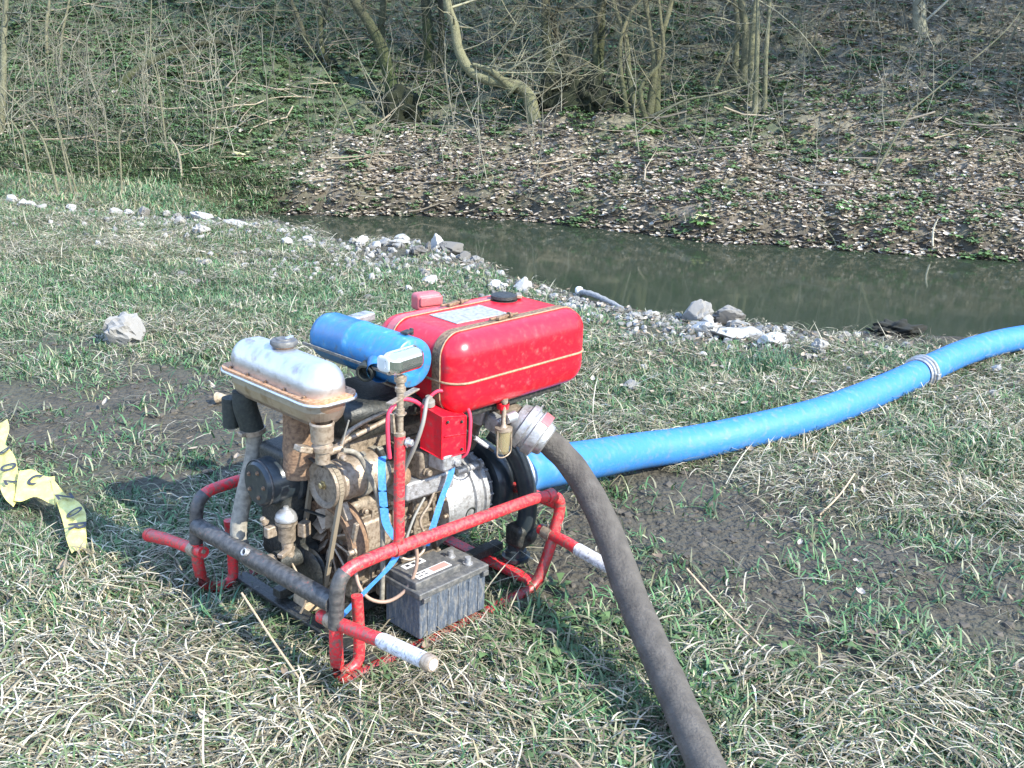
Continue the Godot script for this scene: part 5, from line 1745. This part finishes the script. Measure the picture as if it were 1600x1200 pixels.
func pump_cables(o: Node3D) -> void:
	wire("red_cable", [P(0.232, 0.505, 0.09), P(0.222, 0.56, 0.085), P(0.225, 0.625, 0.085), P(0.262, 0.652, 0.085), P(0.305, 0.640, 0.085), P(0.34, 0.615, 0.09)], 0.0055, M.red_cable, o)
	wire("red_cable", [P(0.37, 0.630, 0.10), P(0.392, 0.648, 0.085), P(0.43, 0.632, 0.06), P(0.458, 0.59, 0.045), P(0.460, 0.54, 0.04), P(0.458, 0.47, 0.05), P(0.44, 0.44, 0.09)], 0.0048, M.red_cable, o)
	wire("grey_cable", [P(0.372, 0.632, 0.10), P(0.335, 0.635, 0.07), P(0.305, 0.59, 0.05), P(0.288, 0.53, 0.06), P(0.285, 0.47, 0.09), P(0.29, 0.42, 0.12)], 0.0055, M.grey_cable, o)
	wire("fuel_pipe", [P(0.105, 0.555, 0.12), P(0.135, 0.575, 0.14), P(0.185, 0.588, 0.15), P(0.26, 0.598, 0.155), P(0.33, 0.604, 0.16)], 0.0055, M.tan_metal, o)
	wire("fuel_pipe", [P(0.10, 0.552, 0.14), P(0.15, 0.558, 0.15), P(0.22, 0.567, 0.155), P(0.31, 0.578, 0.165)], 0.0065, M.tan_metal, o)
	wire("drip_hose", [P(0.098, 0.556, 0.105), P(0.14, 0.536, 0.10), P(0.175, 0.47, 0.10), P(0.20, 0.41, 0.10), P(0.214, 0.33, 0.10), P(0.216, 0.22, 0.10), P(0.213, 0.11, 0.10)], 0.0065, M.grey_rubber, o)
	wire("brown_cable", [P(0.255, 0.30, 0.02), P(0.262, 0.23, 0.02), P(0.24, 0.165, 0.03), P(0.195, 0.135, 0.05), P(0.15, 0.150, 0.07), P(0.13, 0.19, 0.09), P(0.14, 0.24, 0.12)], 0.0048, M.brown_cable, o)
	wire("thin_cable", [P(0.42, 0.40, 0.11), P(0.385, 0.33, 0.11), P(0.352, 0.29, 0.11), P(0.358, 0.25, 0.10), P(0.345, 0.21, 0.09), P(0.30, 0.20, 0.09), P(0.27, 0.215, 0.11)], 0.0042, M.tan_metal, o)
	wire("thin_cable", [P(0.375, 0.345, 0.12), P(0.33, 0.305, 0.11), P(0.295, 0.26, 0.10), P(0.272, 0.22, 0.10), P(0.268, 0.2, 0.12)], 0.0038, M.grey_cable, o)
	wire("throttle_rod", [P(0.44, 0.605, 0.10), P(0.50, 0.588, 0.10), P(0.556, 0.572, 0.10)], 0.0042, M.tan_metal, o)
	wire("throttle_rod", [P(0.47, 0.535, 0.09), P(0.53, 0.48, 0.085), P(0.59, 0.432, 0.08)], 0.0034, M.dark_iron, o)
	var mb := Mb.new()
	mb.tube([P(0.522, 0.487, 0.085), P(0.565, 0.452, 0.08)], 0.0062, 9)
	part("rod_sleeve", mb, M.grip, o)
	wire("front_wire", [P(0.06, 0.21, 0.285), P(0.075, 0.15, 0.26), P(0.08, 0.10, 0.25), P(0.07, 0.06, 0.26)], 0.0035, M.tan_metal, o)
	wire("front_wire", [P(0.115, 0.63, 0.10), P(0.108, 0.60, 0.105), P(0.10, 0.57, 0.11)], 0.0022, M.grey_cable, o)
	strap_ribbon("blue_strap", [P(0.232, 0.50, 0.12), P(0.206, 0.48, 0.09), P(0.204, 0.43, 0.085), P(0.208, 0.385, 0.085), P(0.214, 0.33, 0.08), P(0.235, 0.285, 0.06), P(0.262, 0.26, 0.07)], 0.021, V3(0.9, 0, 0.35), M.blue_strap, o)
	strap_ribbon("blue_strap", [P(0.438, 0.455, 0.085), P(0.432, 0.41, 0.08), P(0.405, 0.345, 0.085), P(0.378, 0.28, 0.085), P(0.355, 0.22, 0.09)], 0.019, V3(0.9, 0, 0.35), M.blue_strap, o)
	strap_ribbon("blue_strap", [P(0.235, 0.265, 0.055), P(0.205, 0.225, 0.06), P(0.15, 0.185, 0.07), P(0.092, 0.148, 0.075), P(0.05, 0.112, 0.085)], 0.024, V3(0.6, 0.3, 0.55), M.blue_strap, o)

# ---------------------------------------------------------------- battery, hoses, small things
func build_battery() -> void:
	var o := thing("car_battery", "dirty black car battery with a grey lid, standing between the pump's frame tubes", "battery", PUMP_AT, PUMP_YAW)
	var mb := Mb.new()
	mb.rbox(P(0.355, 0.094, 0.048), V3(0.117, 0.060, 0.068), V3(0.005, 0.005, 0.005), Basis(), 2)
	var cs := part("battery_case", mb, M.battery_case, o)
	for k in 6:
		mb = Mb.new()
		mb.box(P(0.265 + k * 0.036, 0.092, -0.0205), V3(0.005, 0.10, 0.004), Basis(), 0.001)
		part("case_rib", mb, M.battery_case, cs)
	mb = Mb.new()
	mb.rbox(P(0.355, 0.160, 0.048), V3(0.123, 0.009, 0.074), V3(0.004, 0.004, 0.004), Basis(), 2)
	var lid := part("battery_lid", mb, M.battery_lid, o)
	mb = Mb.new()
	mb.rbox(P(0.318, 0.178, 0.052), V3(0.078, 0.011, 0.054), V3(0.004, 0.004, 0.004), Basis(), 2)
	part("lid_step", mb, M.battery_lid, lid)
	mb = Mb.new()
	mb.box(P(0.317, 0.1895, 0.024), V3(0.115, 0.001, 0.03), Basis(), 0.0)
	var l := part("label", mb, M.white_label, lid)
	mb = Mb.new()
	mb.box(P(0.342, 0.1905, 0.024), V3(0.055, 0.0008, 0.022), Basis(), 0.0)
	part("pink_field", mb, M.pink_label, l)
	for k in 4:
		mb = Mb.new()
		mb.box(P(0.275 + (k % 2) * 0.018, 0.1905, 0.018 + (k / 2) * 0.012), V3(0.012, 0.0008, 0.004), Basis(), 0.0)
		part("print", mb, M.ink, l)
	mb = Mb.new()
	mb.box(P(0.305, 0.1895, 0.083), V3(0.07, 0.001, 0.022), Basis(), 0.0)
	l = part("label", mb, M.white_label, lid)
	for k in 3:
		mb = Mb.new()
		mb.box(P(0.285 + k * 0.02, 0.1905, 0.083), V3(0.011, 0.0008, 0.010), Basis(), 0.0)
		part("print", mb, M.ink, l)
	for q in [[0.43, 0.075], [0.438, 0.015]]:
		mb = Mb.new()
		mb.lathe(P(q[0], 0.168, q[1]), Vector3.UP, [[0.0, 0.014], [0.004, 0.014], [0.005, 0.009], [0.02, 0.0082], [0.02, 0.0]], 16)
		part("terminal", mb, M.aluminium, lid)
	for k in 2:
		mb = Mb.new()
		mb.box(P(0.355 + (0.105 if k else -0.105), 0.150, -0.029), V3(0.02, 0.014, 0.01), Basis(), 0.002)
		part("lid_lug", mb, M.battery_lid, lid)

func build_hoses() -> void:
	# ribbed blue suction hose in two lengths
	var way := [V3(.035, .245, -2.972), V3(.075, .24, -3.03), V3(0.16, 0.205, -3.16), V3(0.30, 0.148, -3.37), V3(0.47, 0.098, -3.58), V3(0.69, 0.07, -3.75), V3(0.97, 0.068, -3.93), V3(1.29, 0.068, -4.16), V3(1.63, 0.068, -4.48), V3(1.905, 0.07, -4.765)]
	var way2 := [V3(1.975, 0.072, -4.835), V3(2.26, 0.072, -5.14), V3(2.56, 0.07, -5.40), V3(2.87, 0.06, -5.62), V3(3.36, 0.02, -6.02), V3(3.95, -0.05, -6.65), V3(4.5, -0.28, -7.35), V3(5.0, -0.45, -7.9)]
	var h1 := suction_hose("suction_hose", "ribbed blue suction hose coming from the pump", way, "blue suction hose lengths")
	var h2 := suction_hose("suction_hose", "ribbed blue suction hose beyond the metal coupling, running to the pond", way2, "blue suction hose lengths")
	var d := (way2[0] - way[9] as Vector3).normalized()
	var mb := Mb.new()
	mb.lathe(way[9], d, [[0.006, 0.066], [0.006, 0.072], [0.018, 0.074], [0.020, 0.082], [0.034, 0.082], [0.038, 0.074], [0.046, 0.074], [0.050, 0.083], [0.064, 0.083], [0.066, 0.072], [0.088, 0.069], [0.094, 0.066]], 40)
	var q := mb
	var c := part("coupling", q, M.aluminium, h1)
	c.position = -h1.position
	mb = Mb.new()
	mb.lathe(way[9], d, [[0.0385, 0.0745], [0.0385, 0.079], [0.0455, 0.079], [0.0455, 0.0745]], 36)
	var g := part("gasket", mb, M.black_rubber, c)
	g.position = Vector3.ZERO
	for k in 2:
		mb = Mb.new()
		var u := d.cross(Vector3.UP).normalized()
		mb.box(way[9] + d * 0.043 + (u if k else -u) * 0.084, V3(0.03, 0.03, 0.02), rot_to(d), 0.004)
		part("coupling_lug", mb, M.aluminium, c)
	# dark woven delivery hose
	var oc: Vector3 = PUMP_AT + Basis(Vector3.UP, PUMP_YAW) * P(0.682, 0.502, 0.088)
	var od: Vector3 = Basis(Vector3.UP, PUMP_YAW) * V3(0.40, -0.50, 0.77).normalized()
	var s := oc + od * 0.085
	var pts := smooth_path([s, oc + od * 0.13, V3(0.180, 0.385, -2.695), V3(0.235, 0.325, -2.60), V3(0.28, 0.255, -2.49), V3(0.32, 0.185, -2.34), V3(0.37, 0.125, -2.16), V3(0.41, 0.085, -2.00), V3(0.44, 0.06, -1.85), V3(0.48, 0.045, -1.64), V3(0.53, 0.043, -1.40), V3(0.62, 0.043, -1.0), V3(0.8, 0.043, -0.4)], 8)
	var rad := []
	for i in pts.size():
		var t := float(i) / pts.size()
		rad.append(0.0395 + 0.003 * smoothstep(0.1, 0.4, t) + 0.0008 * sin(i * 0.9))
	rad[0] = 0.044
	var o := thing("delivery_hose", "dark brown woven delivery hose running from the pump to the foreground", "hose", s)
	for i in pts.size():
		pts[i] -= s
	mb = Mb.new()
	mb.tube(pts, rad, 28, true, null, 0.92)
	part("hose_wall", mb, M.fabric_hose, o)
	mb = Mb.new()
	mb.lathe(-od * 0.01, od, [[0.0, 0.043], [0.0, 0.0475], [0.03, 0.0465], [0.032, 0.042]], 28)
	part("hose_tail", mb, M.aluminium, o)

func suction_hose(called: String, label: String, way: Array, group: String) -> Node3D:
	var o := thing(called, label, "hose", way[0], 0.0, group)
	var base := smooth_path(way, 24)
	# even steps along the path, with a helical rib
	var pts := []
	var run := 0.0
	var stepl := 0.0042
	var next := 0.0
	for i in base.size() - 1:
		var a: Vector3 = base[i]
		var b: Vector3 = base[i + 1]
		var l := a.distance_to(b)
		while next <= run + l:
			pts.append(a.lerp(b, (next - run) / l) - way[0])
			next += stepl
		run += l
	var rad := []
	for i in pts.size():
		rad.append(0.0645 + [0.0, 0.0014, 0.0026, 0.0014][i % 4])
	var mb := Mb.new()
	mb.tube(pts, rad, 30, true)
	part("hose_wall", mb, M.blue_hose, o)
	return o

func build_small_things() -> void:
	barrier_tape()
	var o := thing("wood_block", "worn wooden block under the pump's front crossbar", "wood block", V3(-0.50, 0, -2.575), 0.35)
	var mb := Mb.new()
	mb.box(V3(0, 0.035, 0), V3(0.15, 0.055, 0.06), Basis(Vector3.BACK, -0.12) * Basis(Vector3.UP, 0.35), 0.005)
	part("block", mb, M.raw_wood, o)
	# pale log end by the water, dark clump of weed, knobbed pale stick
	o = thing("driftwood", "pale grey driftwood log with a white end on the pond bank", "log", V3(0.42, ground(0.42, -6.60) + 0.03, -6.60))
	mb = Mb.new()
	mb.tube(smooth_path([V3(0, 0.012, 0), V3(0.07, 0.018, 0.09), V3(0.16, 0.005, 0.2), V3(0.26, -0.02, 0.31)], 4), [.018, .024, .019, .025, .020, .023, .017, .021, .016, .019, .013, .014, .006], 12, true, null, 0.85)
	part("log", mb, M.grey_wood, o)
	mb = Mb.new()
	mb.rbox(V3(-0.012, 0.018, -0.01), V3(0.026, 0.026, 0.022), V3(0.022, 0.022, 0.02), Basis(), 3)
	part("broken_end", mb, M.white_label, o)
	var w := part("water_weed", lumpy(21, 0.5, 4, Color(.02, .022, .018)), M.moss, self)
	w.name = numbered("weed_clump")
	w.position = V3(2.22, ground(2.22, -5.95) + 0.02, -5.95)
	w.scale = V3(.14, .05, .09)
	tag(w, "dark wet clump of weed at the water's edge", "weed")
	o = thing("knobbed_stick", "pale bone-like stick with a knob, lying behind the pump at the left", "stick", V3(-1.24, ground(-1.24, -4.18) + 0.025, -4.18))
	mb = Mb.new()
	mb.tube(smooth_path([V3(0, 0, 0), V3(0.03, 0.004, 0.0), V3(0.10, 0.0, -0.01), V3(0.22, 0.004, -0.02)], 4), [0.022, 0.025, 0.025, 0.02, 0.016, 0.011, 0.009, 0.008, 0.008, 0.008, 0.008, 0.007, 0.005], 10)
	part("shaft", mb, M.raw_wood, o)
	# tufts and stalks one can point to
	var greens := [Color(.03, .085, .04), Color(.045, .11, .05), Color(.06, .13, .055)]
	var tf := MeshInstance3D.new()
	tf.name = "grass_tuft"
	tf.mesh = grass_clump(150, 0.10, 0.09, 0.19, 0.005, greens)
	tf.material_override = M.grass
	tf.position = V3(1.25, ground(1.25, -4.95), -4.95)
	add_child(tf, true)
	tag(tf, "dark green grass tuft left of the hose coupling", "grass tuft")
	tf = MeshInstance3D.new()
	tf.name = "grass_tuft_001"
	tf.mesh = grass_clump(80, 0.06, 0.06, 0.14, 0.005, [Color(.05, .13, .07), Color(.07, .16, .08), Color(.3, .28, .2)])
	tf.material_override = M.grass
	tf.position = V3(-0.78, ground(-0.78, -2.48), -2.48)
	add_child(tf, true)
	tag(tf, "bright green grass tuft in front of the pump's left foot", "grass tuft")
	var stalks := [[V3(.50, .13, -2.62), V3(.60, .06, -2.50), V3(.70, .012, -2.36), "long pale stalk leaning right of the delivery hose"], [V3(-.66, .16, -2.35), V3(-.55, .08, -2.24), V3(-.44, .01, -2.13), "brown stalk standing before the crossbar"], [V3(.08, .02, -1.95), V3(.16, .07, -1.86), V3(.24, .02, -1.72), "thin stalk left of the delivery hose in the foreground"], [V3(1.05, .02, -3.25), V3(1.14, .05, -3.35), V3(1.21, .10, -3.43), "forked pale stalk in the dry grass at the right"]]
	for s in stalks:
		mb = Mb.new()
		mb.tube(smooth_path([s[0], s[1], s[2]], 5), 0.0032, 6)
		var st := part("dry_stalk", mb, M.raw_wood, self)
		st.name = numbered("dry_stalk")
		tag(st, s[3], "stalk")
	# primroses by the water
	primrose(V3(1.82, ground(1.82, -10.42), -10.42), "pale yellow primrose at the pond's far edge")
	primrose(V3(-3.0, ground(-3.0, -11.6), -11.6), "pale yellow primrose on the slope left of the pond")
	primrose(V3(1.53, ground(1.53, -12.6), -12.6), "leafy green plant under the hazel clump", false)

func primrose(at: Vector3, label: String, flowers := true) -> void:
	var o := thing("primrose" if flowers else "leafy_plant", label, "flower" if flowers else "plant", at)
	var mb := Mb.new()
	for i in 12:
		var d := Vector3.RIGHT.rotated(Vector3.UP, TAU * i / 12.0 + rf(-.2, .2))
		var side := Vector3(-d.z, 0, d.x)
		var c := Color(.10, .20, .05) * rf(0.8, 1.2)
		mb.ribbon([d * 0.02, d * 0.08 + V3(0, .06, 0), d * 0.15 + V3(0, .04, 0)], [0.02, 0.05, 0.01], [side, side, side], [c, c, c])
	part("leaves", mb, M.herb, o)
	if flowers:
		for i in 7:
			mb = Mb.new()
			var p := V3(rf(-.09, .09), rf(0.08, 0.13), rf(-.06, .06))
			for k in 5:
				var d := Vector3.RIGHT.rotated(Vector3.UP, TAU * k / 5.0)
				var side := Vector3(-d.z, 0, d.x)
				var c := Color(.72, .70, .34)
				mb.ribbon([p, p + d * 0.014 + V3(0, 0.004, 0.0), p + d * 0.026], [0.006, 0.022, 0.012], [side, side, side], [c, c, c])
			part("blossom", mb, M.herb, o)

func barrier_tape() -> void:
	# yellow plastic tape thrown down in folds, with black capitals
	var strips := [
		[[V3(-1.91, 0.05, -3.62), V3(-1.87, 0.07, -3.69)], [V3(-1.865, 0.045, -3.52), V3(-1.805, 0.075, -3.57)], [V3(-1.81, 0.04, -3.42), V3(-1.795, 0.055, -3.50)], [V3(-1.71, 0.04, -3.23), V3(-1.68, 0.07, -3.34)], [V3(-1.62, 0.035, -3.07), V3(-1.62, 0.06, -3.23)], [V3(-1.56, 0.02, -3.02), V3(-1.57, 0.04, -3.15)]],
		[[V3(-1.555, 0.035, -3.025), V3(-1.62, 0.075, -3.23)], [V3(-1.50, 0.035, -3.04), V3(-1.56, 0.085, -3.215)], [V3(-1.42, 0.03, -3.01), V3(-1.49, 0.075, -3.19)]],
		[[V3(-1.42, 0.025, -3.015), V3(-1.50, 0.078, -3.175)], [V3(-1.405, 0.045, -2.99), V3(-1.41, 0.06, -3.09)], [V3(-1.345, 0.03, -2.88), V3(-1.31, 0.045, -3.00)], [V3(-1.30, 0.03, -2.79), V3(-1.25, 0.04, -2.86)], [V3(-1.26, 0.02, -2.735), V3(-1.215, 0.025, -2.76)]]]
	var o := thing("barrier_tape", "crumpled yellow barrier tape with black letters, lying at the left edge", "tape", V3(-1.5, 0, -3.1))
	var org := V3(-1.5, 0, -3.1)
	var words := [["P", "O", "Z"], ["C"], ["Z", "O", "R"]]
	for si in strips.size():
		var left := []
		var right := []
		for q in strips[si]:
			left.append(q[0].lerp(q[1], 0.10) - org); right.append(q[1].lerp(q[0], 0.14) - org)
		left = smooth_path(left, 6)
		right = smooth_path(right, 6)
		var mb := Mb.new()
		var cols := 6
		var rows := []
		for i in left.size():
			var row := []
			for k in cols + 1:
				var t := float(k) / cols
				var p: Vector3 = left[i].lerp(right[i], t)
				row.append(p + V3(0, 0.028 + 0.006 * sin(t * PI) + 0.0035 * sin(i * 0.9 + k * 1.3 + si * 2.0) + 0.012 * sin(i * 0.45 + si) * (t - 0.5), 0))
			rows.append(row)
		var first := mb.v.size()
		for i in rows.size():
			for k in cols + 1:
				var e: Vector3 = rows[mini(i + 1, rows.size() - 1)][k] - rows[maxi(i - 1, 0)][k]
				var f: Vector3 = rows[i][mini(k + 1, cols)] - rows[i][maxi(k - 1, 0)]
				var nn := e.cross(f).normalized()
				mb.vert(rows[i][k], nn if nn.y > 0 else -nn, Vector2(k, i))
		for i in rows.size() - 1:
			for k in cols:
				var a := first + i * (cols + 1) + k
				mb.tri(a, a + 1, a + cols + 2); mb.tri(a, a + cols + 2, a + cols + 1)
		var strip := part("tape_strip", mb, M.tape, o)
		var nletters: int = words[si].size()
		for li in nletters:
			var t := (li + 0.75) / (nletters + 0.5) if nletters > 1 else 0.55
			if si == 0:
				t = 0.52 + li * 0.17
			if si == 2:
				t = 0.30 + li * 0.2
			var i := clampi(int(t * (rows.size() - 1)), 1, rows.size() - 2)
			var along: Vector3 = (rows[i + 1][3] - rows[i - 1][3]).normalized()
			var across: Vector3 = rows[i][5] - rows[i][1]
			var nn := across.cross(along).normalized()
			if nn.y < 0:
				nn = -nn
			var up := nn.cross(along).normalized()
			var tm := TextMesh.new()
			var sf := SystemFont.new()
			sf.font_names = PackedStringArray(["Droid Sans"])
			sf.font_weight = 700
			tm.font = sf
			tm.text = words[si][li]
			tm.font_size = 24
			tm.pixel_size = 0.0030
			tm.depth = 0.0006
			var l := MeshInstance3D.new()
			l.name = "letter" if li == 0 else "letter_%03d" % li
			l.mesh = tm
			l.material_override = M.ink
			strip.add_child(l, true)
			var at: Vector3 = (rows[i][3] + rows[i][4]) / 2 + nn * 0.0075
			l.transform = Transform3D(Basis(along, up, along.cross(up)), at)
